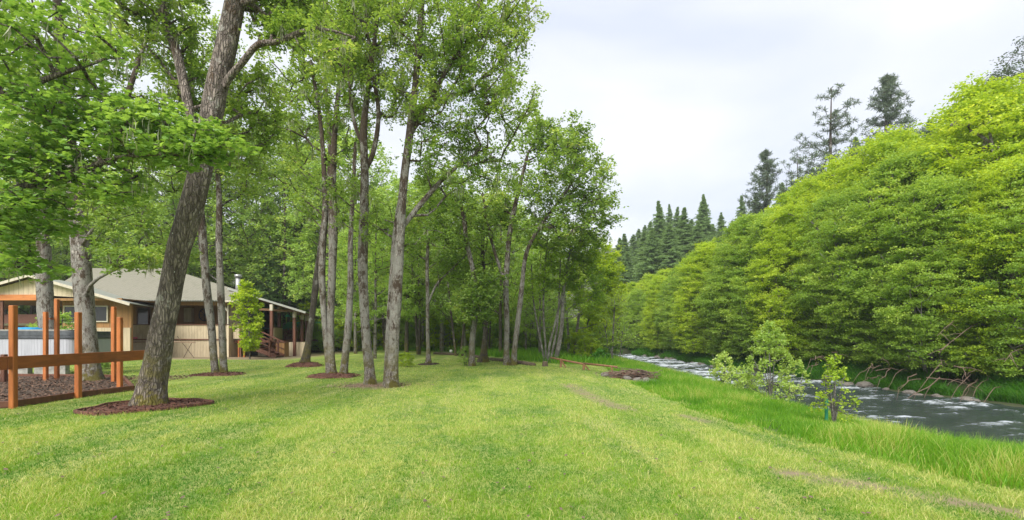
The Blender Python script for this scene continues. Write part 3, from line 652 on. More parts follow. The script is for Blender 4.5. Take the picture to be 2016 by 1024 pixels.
def proto_fir(seed, h, R, leaf, whorls=95, z0=.08, droop=.25, dens=1.0):
    rng = np.random.default_rng(seed); tr = catmull(np.array([(0, 0, -.5, h*.016), (.05, 0, h*.3, h*.012), (0, .05, h*.7, h*.006), (0, 0, h, .01)]), .8)
    V, Fc = tube_np(tr[:, :3], tr[:, 3], 8, rng, .05); VV = []; tn = []
    e = link('fir_tree', None)
    nb = int(whorls*6.5); t = rng.uniform(0, 1, nb)**.9; z = h*(z0+(1-z0)*t); L = R*(1-t)**.95*rng.uniform(.35, 1.15, nb)+.08; az = rng.uniform(0, 2*PI, nb)
    S = 14; s = (np.arange(S)+.6)/S
    d = np.stack([np.cos(az), np.sin(az)], -1); bx = d[:, None, :]*(L[:, None]*s)[..., None]
    bz = z[:, None]+L[:, None]*((.22+rng.normal(0, .16, (nb, 1)))*s-(.22+droop)*rng.uniform(.4, 1.5, (nb, 1))*s*s*(1-.6*t[:, None]))
    B = np.concatenate([bx, bz[..., None]], -1); side = np.stack([-d[:, 1], d[:, 0], 0*az], -1); fw = np.stack([d[:, 0], d[:, 1], 0*az], -1)
    for sg in (-1, 1, 0):
        for q in range(int(3*dens) if sg else 2):
            ln = (L[:, None]*.20*(1-s*.72)+.15)*rng.uniform(.6, 1.25, (nb, S)); wd = ln*.42
            dirv = sg*side[:, None]*(1 if sg else 0)+fw[:, None]*(.55 if sg else 1)+np.array([0, 0, -.30])+rng.normal(0, .40, (nb, S, 3)); dirv /= np.linalg.norm(dirv, axis=2)[..., None]
            wv = np.cross(dirv, np.array([0, 0, .5])+rng.normal(0, 1.0, (nb, S, 3))); wv /= np.linalg.norm(wv, axis=2)[..., None]+1e-9
            a = B+rng.normal(0, .03, B.shape); tip = a+dirv*ln[..., None]; m = a+dirv*(ln*.45)[..., None]
            VV.append(np.stack([a, m+wv*(wd*.24)[..., None], tip, m-wv*(wd*.24)[..., None]], 2).reshape(-1, 3)); tn.append(np.clip(rng.uniform(0, .6, (nb, S))+rng.uniform(0, .4, (nb, 1)), 0, 1).ravel())
    W = np.vstack(VV)
    # limbs
    p0 = np.stack([0*az, 0*az, z], -1); p1 = B[:, S//2]; w = np.stack([side[:, 0], side[:, 1], 0*az], -1)*(.012*L[:, None]); u = np.array([0, 0, 1.])*.015
    LV = np.stack([p0-w, p0+w, p1+w*.4, p1-w*.4, p0+u-w, p0+u+w], 1); lf = np.array([(0, 1, 2, 3), (4, 5, 2, 3)])
    LF = (np.arange(nb)[:, None, None]*6+lf[None]).reshape(-1, 4); V, Fc = cat([(V, Fc), (LV.reshape(-1, 3), LF)])
    link('trunk', mesh('trunk', V, Fc, M['bark_dark'], True), e)
    link('crown', mesh('crown', W, np.arange(len(W)).reshape(-1, 4), M[leaf], False, np.concatenate(tn)), e)
    return e
def proto_pine(seed, h, R, z0=.25, nb=70, pw=.7, lo=.45):
    rng = np.random.default_rng(seed); tr = [np.array([(0, 0, -.5, .30), (.1, 0, h*.3, .24), (-.05, .1, h*.7, .13), (0, 0, h, .02)])]
    t = rng.uniform(0, 1, nb)**.85; z = h*(z0+(1-z0)*t); L = R*(np.clip(1-t, 0, 1)**pw)*rng.uniform(lo, 1.1, nb)+.3; az = rng.uniform(0, 2*PI, nb)
    tips = []
    for i in range(nb):
        m = max(3, int(L[i]*3.2))
        for q in range(m):
            s = (q+1)/m; a = az[i]+rng.normal(0, .22); tips.append((math.cos(a)*L[i]*s, math.sin(a)*L[i]*s, min(h, z[i]+L[i]*(.10*s+.60*s*s)+rng.normal(0, .12))))
    tips = np.array(tips); e = link('pine_tree', None); T = [catmull(tr[0], .6)]; parts = [tube_np(T[0][:, :3], T[0][:, 3], 10, rng, .05)]
    br, outer = grow(T, tips, rng, h*z0*.8, seg=.6, r_tip=.016, up=.0, maxr=.10); V, Fc = cat(parts+br)
    link('trunk', mesh('trunk', V, Fc, M['bark_dark'], True), e)
    n = len(tips); K = 34; d = rng.normal(0, 1, (n, K, 3)); d[..., 2] += .35; d /= np.linalg.norm(d, axis=2)[..., None]; l = rng.uniform(.26, .48, (n, K, 1))
    wv = np.cross(d, rng.normal(0, 1, (n, K, 3))); wv /= np.linalg.norm(wv, axis=2)[..., None]; a = tips[:, None]+rng.normal(0, .06, (n, K, 3)); w = .026
    W = np.stack([a, a+d*l*.5+wv*w, a+d*l, a+d*l*.5-wv*w], 2).reshape(-1, 3)
    link('crown', mesh('crown', W, np.arange(n*K*4).reshape(-1, 4), M['pine'], False, rng.uniform(0, 1, n*K)), e)
    return e
used = set()
def place(proto, name, x, y, label, cat_, group=None, rz=0.0, s=1.0, sz=None, z=None):
    if proto.name not in used: o = proto; used.add(proto.name); key = None
    else: o = copy_tree(proto)
    if proto is o: used.discard(proto.name); o.name = name; used.add(o.name)
    else: o.name = name
    zz = gz(x, y) if z is None else z
    o.location = (x, y, zz); o.rotation_euler = (0, 0, rz); o.scale = (s, s, sz or s)
    for q in ('label', 'category', 'group'):
        if q in o: del o[q]
    tag(o, label, cat_, group); return o
R_ = random.Random(5)
# the alder wall on the far bank
alders = [proto_broad(20+i, 12.0, 3.1, .6, 520, 215, 'alder' if i < 2 else 'alder2', 'bark_alder', .108, .72, stems=3, rt=.15, flat=.34, skirt=True, up=.25, upb=.15, tt=.80, tw=7) for i in range(4)]
def along(L, t):
    L = np.asarray(L, float); d = np.hypot(*(L[1:]-L[:-1]).T); c = np.concatenate([[0], d.cumsum()]); t = t % c[-1]; i = min(len(d)-1, int(np.searchsorted(c, t, 'right')-1)); s = (t-c[i])/d[i]
    p = L[i]+(L[i+1]-L[i])*s; q = (L[i+1]-L[i])/d[i]; return p, np.array([q[1], -q[0]])
FB2 = FB[2:10]
GA = 'alders lining the far river bank'; t = -1.0; k = 0
Lmax = np.hypot(*(FB2[1:]-FB2[:-1]).T).sum()
def hprof(y): return float(np.interp(y, [10, 19, 26, 34, 43, 55, 70], [10.0, 10.4, 11.6, 11.4, 10.2, 8.6, 8.0]))
while t < Lmax-1:
    t += R_.uniform(1.9, 2.7) if t > 1 else 2.1
    if t > Lmax-1: break
    p, nrm = along(FB2, t); o = p+nrm*R_.uniform(1.0, 2.3); H = hprof(o[1])*R_.uniform(.80, .95)
    place(alders[(0, 1, 0, 1, 2)[k % 5]], 'alder_tree', o[0], o[1], 'bright green alder with thin grey stems in the front row across the river', 'alder tree', GA, R_.uniform(0, 6.28), H/12*R_.uniform(.98, 1.16), H/12); k += 1
t = 0
while t < Lmax-1:
    t += R_.uniform(3.4, 4.6)
    if t > Lmax-1: break
    p, nrm = along(FB2, t); o = p+nrm*R_.uniform(6.0, 8.0); H = (hprof(o[1])+(.4 if o[1] < 22 else 1.5))*R_.uniform(.95, 1.08)
    place(alders[2+k % 2], 'alder_tree', o[0], o[1], 'yellow green alder crown showing over the front row across the river', 'alder tree', 'alders behind the front row', R_.uniform(0, 6.28), H/12*1.2, H/12); k += 1
# pines on the skyline, each placed for itself
pines = [proto_pine(40, 24, 5.0, .25, 60), proto_pine(41, 22, 5.4, .1, 130, .95, .6)]
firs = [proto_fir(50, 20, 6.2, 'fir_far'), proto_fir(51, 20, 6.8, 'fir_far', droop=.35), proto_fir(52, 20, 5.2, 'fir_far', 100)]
def top_tree(proto, ph, name, u, v, Y, label, cat_, group=None, s=None):
    x = X(u, Y); z = gz(x, Y); H = Z(v, Y)-z; sc = H/ph
    return place(proto, name, x, Y, label, cat_, group, R_.uniform(0, 6.28), s or sc, sc)
top_tree(pines[0], 24, 'pine_tree', 1637, 172, 58, 'open crowned pine with long bare limbs, the widest one on the skyline', 'pine tree', s=1.35)
top_tree(pines[1], 22, 'pine_tree', 1747, 150, 57, 'tallest pine on the skyline with a narrow pointed top', 'pine tree', s=1.35)
top_tree(pines[1], 22, 'pine_tree', 1508, 300, 70, 'dense conical pine standing left of the widest skyline pine', 'pine tree', s=1.3)
top_tree(pines[0], 24, 'pine_tree', 1570, 308, 68, 'small pine in the gap between the conical pine and the widest one', 'pine tree', s=1.1)
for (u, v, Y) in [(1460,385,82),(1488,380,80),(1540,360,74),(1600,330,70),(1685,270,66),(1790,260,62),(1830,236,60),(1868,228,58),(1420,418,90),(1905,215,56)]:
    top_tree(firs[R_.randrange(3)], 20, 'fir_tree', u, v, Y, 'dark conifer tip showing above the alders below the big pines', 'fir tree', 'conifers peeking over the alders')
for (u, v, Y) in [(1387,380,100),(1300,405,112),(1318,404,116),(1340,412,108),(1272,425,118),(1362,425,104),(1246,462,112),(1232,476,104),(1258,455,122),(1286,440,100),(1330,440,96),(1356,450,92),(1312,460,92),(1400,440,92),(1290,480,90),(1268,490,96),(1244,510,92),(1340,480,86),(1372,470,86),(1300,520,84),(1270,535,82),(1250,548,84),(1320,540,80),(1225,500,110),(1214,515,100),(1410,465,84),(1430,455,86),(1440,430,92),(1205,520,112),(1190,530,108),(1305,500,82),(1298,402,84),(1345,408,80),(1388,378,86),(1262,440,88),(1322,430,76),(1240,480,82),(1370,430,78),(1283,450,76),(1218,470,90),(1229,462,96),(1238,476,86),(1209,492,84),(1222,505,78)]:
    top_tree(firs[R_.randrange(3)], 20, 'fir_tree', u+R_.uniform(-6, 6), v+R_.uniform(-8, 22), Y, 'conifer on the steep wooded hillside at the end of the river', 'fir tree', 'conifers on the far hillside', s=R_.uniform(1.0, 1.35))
e = hero('maple_tree', 34.0, [[(1990,600,20),(1990,400,14),(2000,250,9),(2020,120,4)],[(1990,420,8),(1950,280,5),(1930,200,3)]], [(1990,190,70,60,0,2.0,80),(2030,120,50,50,0,1.5,60),(1925,215,36,26,0,1.4,40),(1965,170,40,34,0,1.4,44)], 'thin grey leafed tree rising above the alders at the right edge', 'tree', seed=31, bark='bark_alder', leaf='pine', k=26, R=.6, size=.14, zmin=0)
# pale broadleaved trees at the river bend
bends = [proto_broad(60+i, 10, 3.0, 1.0, 190, 130, lf, 'bark_alder', .17, .65, stems=2, rt=.13, flat=.4, skirt=True) for i, lf in enumerate(('alder2', 'alder', 'wood_leaf'))]
for (u, v, Y) in [(1245,560,72),(1275,575,70),(1300,585,66),(1225,585,78),(1262,600,66),(1210,560,84),(1190,590,80),(1240,615,76),(1175,610,72),(1330,560,66),(1160,600,88)]:
    top_tree(bends[R_.randrange(3)], 10, 'alder_tree', u, v, Y, 'light green broadleaved tree at the bend of the river', 'alder tree', 'trees at the river bend', s=1.0)
# the wood behind lawn and house
woods = [proto_broad(70, 16, 4.2, 5.0, 220, 80, 'wood_leaf', 'bark_dark', .19, .75, 1, .20), proto_broad(71, 15, 3.8, 4.0, 220, 80, 'oak', 'bark_dark', .18, .75, 2, .19),
         proto_broad(72, 13, 3.4, 3.0, 200, 80, 'wood_leaf', 'bark_pale', .17, .7, 1, .15), proto_broad(73, 17, 4.0, 5.5, 210, 80, 'oak', 'bark_pale', .18, .75, 1, .20)]
firsn = [proto_fir(80, 20, 3.6, 'fir', 46, .12), proto_fir(81, 20, 4.2, 'fir', 44, .05, .35)]
shr = [proto_broad(90+i, 3.2, 1.6, .25, 90, 110, lf, 'bark_alder', .12, .42, stems=3, rt=.05, flat=.5) for i, lf in enumerate(('wood_leaf', 'alder2'))]
for (u, Y, h, kk) in [(640,44,15,0),(700,40,13,2),(738,32,12,2),(760,48,16,1),(800,41,14,0),(826,38,13,1),(870,44,15,3),(902,35,12,1),(915,40,12,2),(985,34,11,0),(1012,44,13,1),(1035,38,11,2),(1050,50,13,0),(960,52,15,3),(860,58,17,0),(780,60,17,1),(720,58,18,3),(660,60,18,0),(1090,46,11,1),(1085,58,12,2),(905,62,16,1),(1000,62,14,3),(832,48,14,2),(1062,33,9,2),(960,38,11,1)]:
    place(woods[kk], 'oak_tree', X(u, Y), Y, 'leafy woodland tree behind the far end of the lawn', 'oak tree', 'woodland trees beyond the lawn', R_.uniform(0, 6.28), h/15.5*R_.uniform(.9, 1.1), h/15.5)
for (u, Y, h, kk) in [(470,50,22,0),(520,54,24,3),(560,48,19,1),(600,52,20,0),(435,46,20,3),(380,50,22,1),(330,48,20,0),(250,50,21,1),(640,62,26,3),(690,54,23,0),(60,52,19,1),(130,56,19,0),(200,60,20,3),(10,46,18,0),(270,58,18,1),(340,54,17,0),(405,60,17,2),(-60,44,18,3),(300,70,20,1),(150,72,22,0),(455,66,17,1),(530,66,16,3),(585,72,16,0),(-120,36,17,1),(-50,56,20,0)]:
    place(woods[kk], 'oak_tree', X(u, Y), Y, 'tall leafy tree in the wood behind the house roof', 'oak tree', 'leafy trees behind the house', R_.uniform(0, 6.28), h/15.5, h/15.5)
for (u, Y, h, kk) in [(35,56,17,0),(100,60,18,1),(240,64,16,0),(505,52,15,0),(545,56,14,1),(590,50,14,0),(620,54,15,1),(480,60,15,1),(430,56,14,0),(680,64,15,0),(380,62,15,1),(-20,50,18,1),(570,64,16,0),(650,50,13,1),(525,46,12,0)]:
    place(firsn[kk], 'fir_tree', X(u, Y), Y, 'dark green fir in the wood behind the house', 'fir tree', 'firs behind the house', R_.uniform(0, 6.28), h/20*1.1, h/20)
for (u, Y, s) in [(880,46,1.3),(905,50,1.4),(770,52,1.4),(800,54,1.3),(730,50,1.3),(690,52,1.5),(1040,46,1.0),(1075,52,1.2),(945,54,1.5),(990,50,1.2),(1020,56,1.4),(845,56,1.5),(660,56,1.5),(620,58,1.6),(1110,44,1.0),(1060,60,1.3),(1135,50,1.1),(1128,36,.8),(1150,40,.9),(1158,30,.45),(1172,33,.5),(1185,38,.7),(1140,32.5,.55),(590,60,1.6),(612,44,.9),(636,43,.8),(662,46,1.0),(622,50,1.5),(600,52,1.4),(690,47,.7),(675,54,1.4),(750,56,1.2),(860,50,1.3),(1000,45,.9),(960,44,.8),(790,47,.8),(910,60,1.8),(820,62,1.9),(740,62,1.8),(970,64,1.7),(1095,38,.7)]:
    place(shr[R_.randrange(2)], 'bush', X(u, Y), Y, 'light green undergrowth bush among the trunks beyond the lawn', 'bush', 'undergrowth bushes in the wood', R_.uniform(0, 6.28), s*1.15, s)
place(shr[0], 'bush', X(118, 26), 26, 'green shrub behind the hot tub in front of the brown wall', 'shrub', None, 1, .85, .85)
place(shr[0], 'bush', X(196, 22.5), 22.5, 'small green shrub between the pale oak trunk and the house skirting', 'shrub', None, 2, .38, .36)
place(shr[1], 'bush', X(795, 23.5), 24, 'knee high leafy sucker just behind the centre pair of trunks', 'shrub', None, 3, .28, .22)
place(shr[0], 'bush', X(917, 24.6), 24.6, 'tiny shrub at the foot of the stout oak', 'shrub', None, 3, .26, .30)

# shrubs on the near bank
def bankbush(name, u, v, Y, h, w, n, label, seed, leaf='bush', size=.075, k=34, R=.16, stems=6, top=None):
    rng = np.random.default_rng(seed); x = X(u, Y); z = gz(x, Y); root = np.array([x, Y, z]); tr = []
    for i in range(stems):
        a = rng.uniform(0, 6.28); d = np.array([math.cos(a), math.sin(a)])*w*rng.uniform(.1, .75); hh = h*rng.uniform(.6, 1.0) if i else h*.97
        if i == 0: d *= .1
        tr.append(np.array([(x, Y, z-.1, .022), (x+d[0]*.3, Y+d[1]*.3, z+hh*.4, .016), (x+d[0]*.7, Y+d[1]*.7, z+hh*.75, .01), (x+d[0], Y+d[1], z+hh, .004)]))
    t = rng.uniform(.12, 1, n); pr = np.interp(t, [0, .15, .4, .7, 1], [.35, .9, 1, .62, .10]); a = rng.uniform(0, 6.28, n); rr = w*pr*rng.uniform(.1, 1, n)**.5
    tips = np.stack([x+np.cos(a)*rr, Y+np.sin(a)*rr, z+h*t], -1)
    return tree(name, root, tr, tips, label, 'shrub', None, M['bark_alder'], M[leaf], rng, k=k, R=R, size=size, flat=.9, zmin=.15, sides=6, r_tip=.004, step=.2, flare=0, maxr=.02, upb=.25)
bankbush('willow_shrub', 1518, 800, 15.2, 2.65, 1.1, 150, 'airy pale green shrub, the biggest one between the tall grass and the river', 1)
bankbush('willow_shrub', 1424, 760, 19.5, 1.6, .8, 85, 'pale green shrub by the water left of the biggest bank shrub', 2)
bankbush('willow_shrub', 1642, 860, 10.8, 1.62, .42, 52, 'slender young shrub with yellow green leaves right of the biggest bank shrub', 3, leaf='alder2', size=.062, k=20, R=.13, stems=5)
bankbush('willow_shrub', 1470, 790, 17.2, .95, .6, 40, 'low pale shrub filling the space between the two larger bank shrubs', 4)
bankbush('willow_shrub', 1180, 715, 28.5, .8, .7, 30, 'low dark leaved shrub on the bank behind the pole rail', 5, leaf='bankgrass', size=.10, k=40, R=.25)
# columnar sapling before the porch
rng = np.random.default_rng(77); Y = 31.5; x0 = X(492, Y); tt = rng.uniform(0, 1, 190); a = rng.uniform(0, 6.28, 190); wd = np.interp(tt, [0, .12, .3, .6, .85, 1], [.35, .75, .8, .95, .75, .15])*rng.uniform(.1, 1, 190)**.5
tips = np.stack([x0-.15+.35*(tt-.5)*-1+np.cos(a)*wd, Y+np.sin(a)*wd, .55+tt*4.4], -1)
tree('maple_tree', (x0, Y, gz(x0, Y)), [np.array([(x0, Y, -.2, .05), (x0-.05, Y, 1.5, .04), (x0-.1, Y, 3, .03), (x0-.15, Y, 4.9, .01)])], tips, 'young narrow bright green maple growing in front of the porch steps', 'maple tree', None, M['bark_alder'], M['alder2'], rng, k=46, R=.24, size=.13, zmin=.5, sides=8, upb=.3, flare=0, maxr=.02)

# ------------------------------------------------------------------ mulch rings
def mulch(u, v, Y, r, mat, label, seed, chips=900, rim=False, h=.05):
    rng = np.random.default_rng(seed); c = P(u, v, Y); cx, cy = c[0], c[1]; z = gz(cx, cy); A = 40; Rn = 8; V = []
    for i in range(Rn+1):
        f = i/Rn
        for k in range(A):
            a = 2*PI*k/A; rr = r*f*(1+.10*math.sin(a*3+seed)+.05*math.sin(a*7)); x = cx+rr*math.cos(a); y = cy+rr*math.sin(a)
            V.append((x, y, gz(x, y)+h*(1-f**3)*1.0+.006+rng.uniform(0, .012)*(i < Rn)-(.03 if i == Rn else 0)))
    V = np.array(V); i = np.arange((Rn+1)*A).reshape(Rn+1, A); j = np.roll(i, -1, 1); Fc = np.stack([i[:-1], i[1:], j[1:], j[:-1]], -1).reshape(-1, 4)
    n = chips; a = rng.uniform(0, 2*PI, n); q = rng.uniform(0, 1, n)**.5; rr = r*q*1.06; x = cx+rr*np.cos(a); y = cy+rr*np.sin(a); zz = ground(x, y)+h*(1-q**3)+.018
    l = rng.uniform(.02, .06, n)*(1+Y*.03); w = l*rng.uniform(.25, .5, n); b = rng.uniform(0, 2*PI, n); e = np.stack([np.cos(b), np.sin(b), rng.normal(0, .4, n)], -1); s = np.stack([-np.sin(b), np.cos(b), rng.normal(0, .4, n)], -1); p = np.stack([x, y, zz], -1)
    W = np.stack([p-e*l[:, None]/2-s*w[:, None]/2, p+e*l[:, None]/2-s*w[:, None]/2, p+e*l[:, None]/2+s*w[:, None]/2, p-e*l[:, None]/2+s*w[:, None]/2], 1).reshape(-1, 3)
    V, Fc = cat([(V, Fc), (W, np.arange(n*4).reshape(-1, 4))]); o = np.array([cx, cy, z])
    root = empty('mulch_ring', o, label, 'mulch'); link('mulch', mesh('mulch', V-o, Fc, mat), root)
    if rim:
        m = MB(o); K = 40
        for k in range(K):
            a0 = 2*PI*k/K; a1 = 2*PI*(k+.94)/K
            f = lambda a: r*1.03*(1+.10*math.sin(a*3+seed)+.05*math.sin(a*7))
            p0 = (cx+f(a0)*math.cos(a0), cy+f(a0)*math.sin(a0)); p1 = (cx+f(a1)*math.cos(a1), cy+f(a1)*math.sin(a1))
            m.beam((*p0, gz(*p0)+.02), (*p1, gz(*p1)+.02), .05, .10)
        m.build('edging', M['mulch'], root, .006)
mulch(290, 797, 10.75, 1.1, M['mulch'], 'red brown mulch ring with edging round the huge leaning oak', 1, 1500, True)
mulch(430, 738, 19.4, .95, M['mulch'], 'mulch ring round the slim twin stemmed oak', 2, 700)
mulch(600, 719, 24.5, .85, M['mulch'], 'raised mulch mound under the mossy footed oak by the porch', 3, 500, h=.22)
mulch(657, 741, 18.6, .95, M['mulch'], 'mulch ring round the cluster of three narrow stems', 4, 700, h=.12)
mulch(844, 717, 25.7, .55, M['mulch_grey'], 'small dark mulch ring round the thin lone oak', 5, 200)
rng = np.random.default_rng(9); c = P(735, 763, 15.0); n = 900
px_ = c[0]+rng.normal(0, .62, n)*1.1; py_ = c[1]+rng.normal(0, .42, n)
b = rng.uniform(0, 2*PI, n); l = rng.uniform(.03, .10, n); p = np.stack([px_, py_, ground(px_, py_)+.03], -1); e_ = np.stack([np.cos(b), np.sin(b), rng.normal(0, .3, n)], -1)*l[:, None]/2; s_ = np.stack([-np.sin(b), np.cos(b), rng.normal(0, .3, n)], -1)*l[:, None]*.2
W = np.stack([p-e_, p-s_, p+e_, p+s_], 1).reshape(-1, 3)
tag(link('leaf_litter', mesh('leaf_litter', W, np.arange(n*4).reshape(-1, 4), M['deadwood'])), 'pale dry litter scattered round the two centre oaks', 'litter', kind='stuff')

# ------------------------------------------------------------------ deck frame and hot tub
zb = .0
df = empty('deck_frame', (*P(25, 805, 10.6)[:2], 0), 'unfinished orange stained deck frame of tall posts and one long beam', 'deck frame'); dfo = df.location
def rel(o, parent): o.location = -parent.location; return o
def post(x, y, z0, z1, w, parent=None, mat='deck', nm='post'):
    m = MB(parent.location); m.box(x-w/2, x+w/2, y-w/2, y+w/2, z0, z1); return m.build(nm, M[mat], parent, .012)
PW = .115
fp = [(26, 10.6, 2.23), (154, 12.3, 2.16), (236, 13.7, 2.08), (90, 16.3, 2.35), (112, 16.6, 2.80), (224, 15.9, 2.50)]
for (u, y, zt) in fp: post(X(u, y), y, gz(X(u, y), y)-.1, zt, PW, df)
post(X(8, 13.2), 13.2, .3, 1.05, PW, df, 'redwood')
b0 = Vector((X(-60, 9.8), 9.75, .99)); pts = [(X(-70, 9.72), 9.72), (X(26, 10.6)+.02, 10.44), (X(154, 12.3)+.03, 12.14), (X(236, 13.7)+.06, 13.56), (X(300, 14.9), 14.75)]
def bz(i): return 0.985
m = MB(dfo)
for (a, b) in ((0, 1), (1, 4)):
    pa = Vector((*pts[a], 0)); pb = Vector((*pts[b], 0)); d = (pb-pa).normalized(); off = Vector((d.y, -d.x, 0))*.0
    m2 = MB(dfo); m2.beam((pa+off)+Vector((0, 0, .975)), (pb+off-d*.006)+Vector((0, 0, .975)), .055, .285); m2.build('beam', M['deckbeam'], df, .006)
m2 = MB(dfo); m2.beam((X(90, 16.3)+.12, 16.3, 2.12), (X(112, 16.6)-.1, 16.6, 2.12), .04, .05); m2.build('brace', M['deckbeam'], df)
# mulch bed with timber edging
bed = empty('mulch_bed', (-11.6, 13.6, 0), 'grey brown mulch bed with timber edging under the deck frame', 'mulch bed'); bo = np.array(bed.location)
cor = [(X(-120, 10.3), 10.3), (X(26, 10.75), 10.72), (X(154, 12.4), 12.42), (X(262, 13.9), 13.9), (X(240, 17.6), 17.6), (X(-200, 18.5), 18.5)]
m = MB(bo); m.poly([(x, y, gz(x, y)+.05) for x, y in cor], [tuple(range(len(cor)))]); o = m.build('mulch', M['mulch_grey'], bed)
rng = np.random.default_rng(10); n = 14000; x = rng.uniform(-17, -9.5, n); y = rng.uniform(10, 18, n)
ea = sdist(x, y, np.array(cor[:4])); kp = (ea > .08) & (x < X(250, 13.9)+(y-13.9)*-.12); x = x[kp]; y = y[kp]; n = len(x)
b = rng.uniform(0, 2*PI, n); l = rng.uniform(.04, .12, n); p = np.stack([x, y, ground(x, y)+.065+rng.uniform(0, .03, n)], -1); e_ = np.stack([np.cos(b), np.sin(b), rng.normal(0, .3, n)], -1)*l[:, None]/2; s_ = np.stack([-np.sin(b), np.cos(b), rng.normal(0, .3, n)], -1)*l[:, None]*.2
W = np.stack([p-e_, p-s_, p+e_, p+s_], 1).reshape(-1, 3)-bo; ch = link('wood_chips', mesh('wood_chips', W, np.arange(n*4).reshape(-1, 4), M['mulch_chip']), bed); ch['kind'] = 'stuff'
for a, b in ((0, 1), (1, 2), (2, 3), (3, 4), (4, 5)):
    m = MB(bo); m.beam((*cor[a], .05), (*cor[b], .05), .07, .15); m.build('edging', M['redwood'], bed, .008)
# hot tub
ty = 18.0; tx0, tx1 = X(-60, ty), X(145, ty); tb = empty('hot_tub', ((tx0+tx1)/2, ty, .55), 'pale grey hot tub with folded dark cover on a block base', 'hot tub'); to = tb.location
def rbox(x0, x1, y0, y1, z0, z1, r, nm, mat, parent):
    m = MB(parent.location); pts = []
    for (cx, cy, a0) in ((x1-r, y1-r, 0), (x0+r, y1-r, 90), (x0+r, y0+r, 180), (x1-r, y0+r, 270)):
        for k in range(7): a = math.radians(a0+k*15); pts.append((cx+r*math.cos(a), cy+r*math.sin(a), z0))
    m.prism(pts, (0, 0, z1-z0)); return m.build(nm, mat, parent, .012)
rbox(tx0, tx1-.05, ty, ty+2.1, Z(706, ty), Z(667, ty), .25, 'cabinet', M['tub'], tb)
rbox(tx0-.03, tx1, ty-.04, ty+2.14, Z(667, ty)+.003, Z(662, ty), .28, 'rim', M['cover'], tb)
rbox(tx0, tx1-.03, ty-.02, ty+2.1, Z(662, ty)+.003, Z(652, ty), .28, 'cover', M['cover'], tb)
rbox(tx0+.1, tx1-.25, ty+.0, ty+1.2, Z(652, ty)+.003, Z(649, ty), .2, 'cover_flap', M['block'], tb)
m = MB(to); bx = tx0+.1; k = 0
while bx < tx1-.45:
    for q in range(2): m.box(bx+.0, bx+.39, ty+.25, ty+.45, -.05+q*.32+.006, .27+q*.32)
    bx += .4 if k % 3 else .62; k += 1
m.box(tx0+.05, tx1-.15, ty+.1, ty+2.0, .60, Z(706, ty)-.004); m.build('block_base', M['block'], tb, .008)
m = MB((X(55, ty+.4), ty+.4, 1.78)); rr = random.Random(3); cxx = X(55, ty+.4)
V = []; n1, n2 = 12, 7
for j in range(n2):
    for i in range(n1):
        e = min(i, n1-1-i, j*1.5, (n2-1-j)*1.5); V.append((cxx-.42+.84*i/(n1-1), ty+.15+.5*j/(n2-1), Z(649, ty)+.008+min(e, 2)*.028+rr.uniform(0, .035)*(e > 0)))
m.poly(V, [(j*n1+i, j*n1+i+1, (j+1)*n1+i+1, (j+1)*n1+i) for j in range(n2-1) for i in range(n1-1)])
tag(m.build('tarp', M['blue'], None, smooth=True, loc=m.o), 'crumpled blue tarp lying on the hot tub cover', 'tarp')

rng = np.random.default_rng(12); n = 420; Y_ = 3.6*np.exp(rng.uniform(0, 1, n)*1.9); x = rng.uniform(-1.1, .75, n)*Y_; kp = (sdist(x, Y_, LB) > 0)&~((x < -9.5)&(Y_ > 10)); x = x[kp]; y = Y_[kp]; n = len(x)
cc = np.stack([x, y, ground(x, y)+.035], -1); V, Fc, tn = leaves(cc, 1, .01, .05, rng, .3, RHOMB, 1.5, 1)
tag(link('fallen_leaves', mesh('fallen_leaves', V, Fc, M['branchwood'], False, tn)), 'brown fallen leaves scattered thinly over the lawn', 'leaves', kind='stuff')
# ------------------------------------------------------------------ house
HY = 34.0; H = empty('house', (X(300, HY), HY+4, 0), 'long cream and brown house with porch behind the trees on the left', 'house'); ho = H.location
def hb(nm, mat, *boxes, bevel=0, parent=None):
    m = MB(ho)
    for b in boxes: m.box(*b)
    return m.build(nm, M[mat], parent or H, bevel)
xL, xC, xB = X(165, HY), X(447, HY), X(474, HY)
zr = Z(640, HY); zl = Z(669, HY); fl = 1.15
hb('porch_wall', 'cream', (xL, xC, HY, HY+.12, zl+.06, zr))
hb('porch_skirting', 'cream', (xL, xC, HY+.05, HY+.15, -.3, zl-.03))
hb('wall_ledge', 'redwood', (xL, xC+.01, HY-.012, HY+.1, zl-.03, zl+.06))
hb('rail_cap', 'redwood', (xL, xC+.02, HY-.06, HY+.16, zr+.002, zr+.05))
hb('porch_corner', 'cream_side', (xC+.003, xC+.12, HY-.02, HY+1.8, -.3, zr))
hb('landing_wall', 'cream', (xC+.25, xB, HY+.3, HY+.4, Z(667, HY), zr))
hb('landing_cap', 'redwood', (xC+.22, xB+.03, HY+.25, HY+.45, zr+.002, zr+.05))
hb('under_porch_wall', 'cream_side', (xC+.13, xB+.6, HY+2.3, HY+2.4, -.2, fl-.16))
hb('under_porch_shade_panel', 'dark', (xC+.4, xC+.95, HY+2.24, HY+2.297, .0, .85))  # dark panel put in for the shade of the open space below
hb('landing_post', 'deck', (xB-.06, xB+.04, HY+.42, HY+.55, -.1, zr+.1), (xC+.5, xC+.58, HY+.45, HY+.55, -.1, 1.2), bevel=.006)
hb('porch_floor', 'redwood', (xL, X(575, HY+4), HY+.6, HY+11, fl-.15, fl))
wy = HY+3.2
hb('back_wall', 'tan', (X(150, wy), X(475, wy), wy, wy+.15, fl, 4.25))
hb('side_wall', 'cream_side', (X(447, wy-1)+.0, X(475, wy-1), wy-.8, wy-.65, fl, 4.1))
hb('corner_board', 'trim', (X(446, wy-1)-.05, X(446, wy-1)+.05, wy-.83, wy-.7, fl, 4.1))
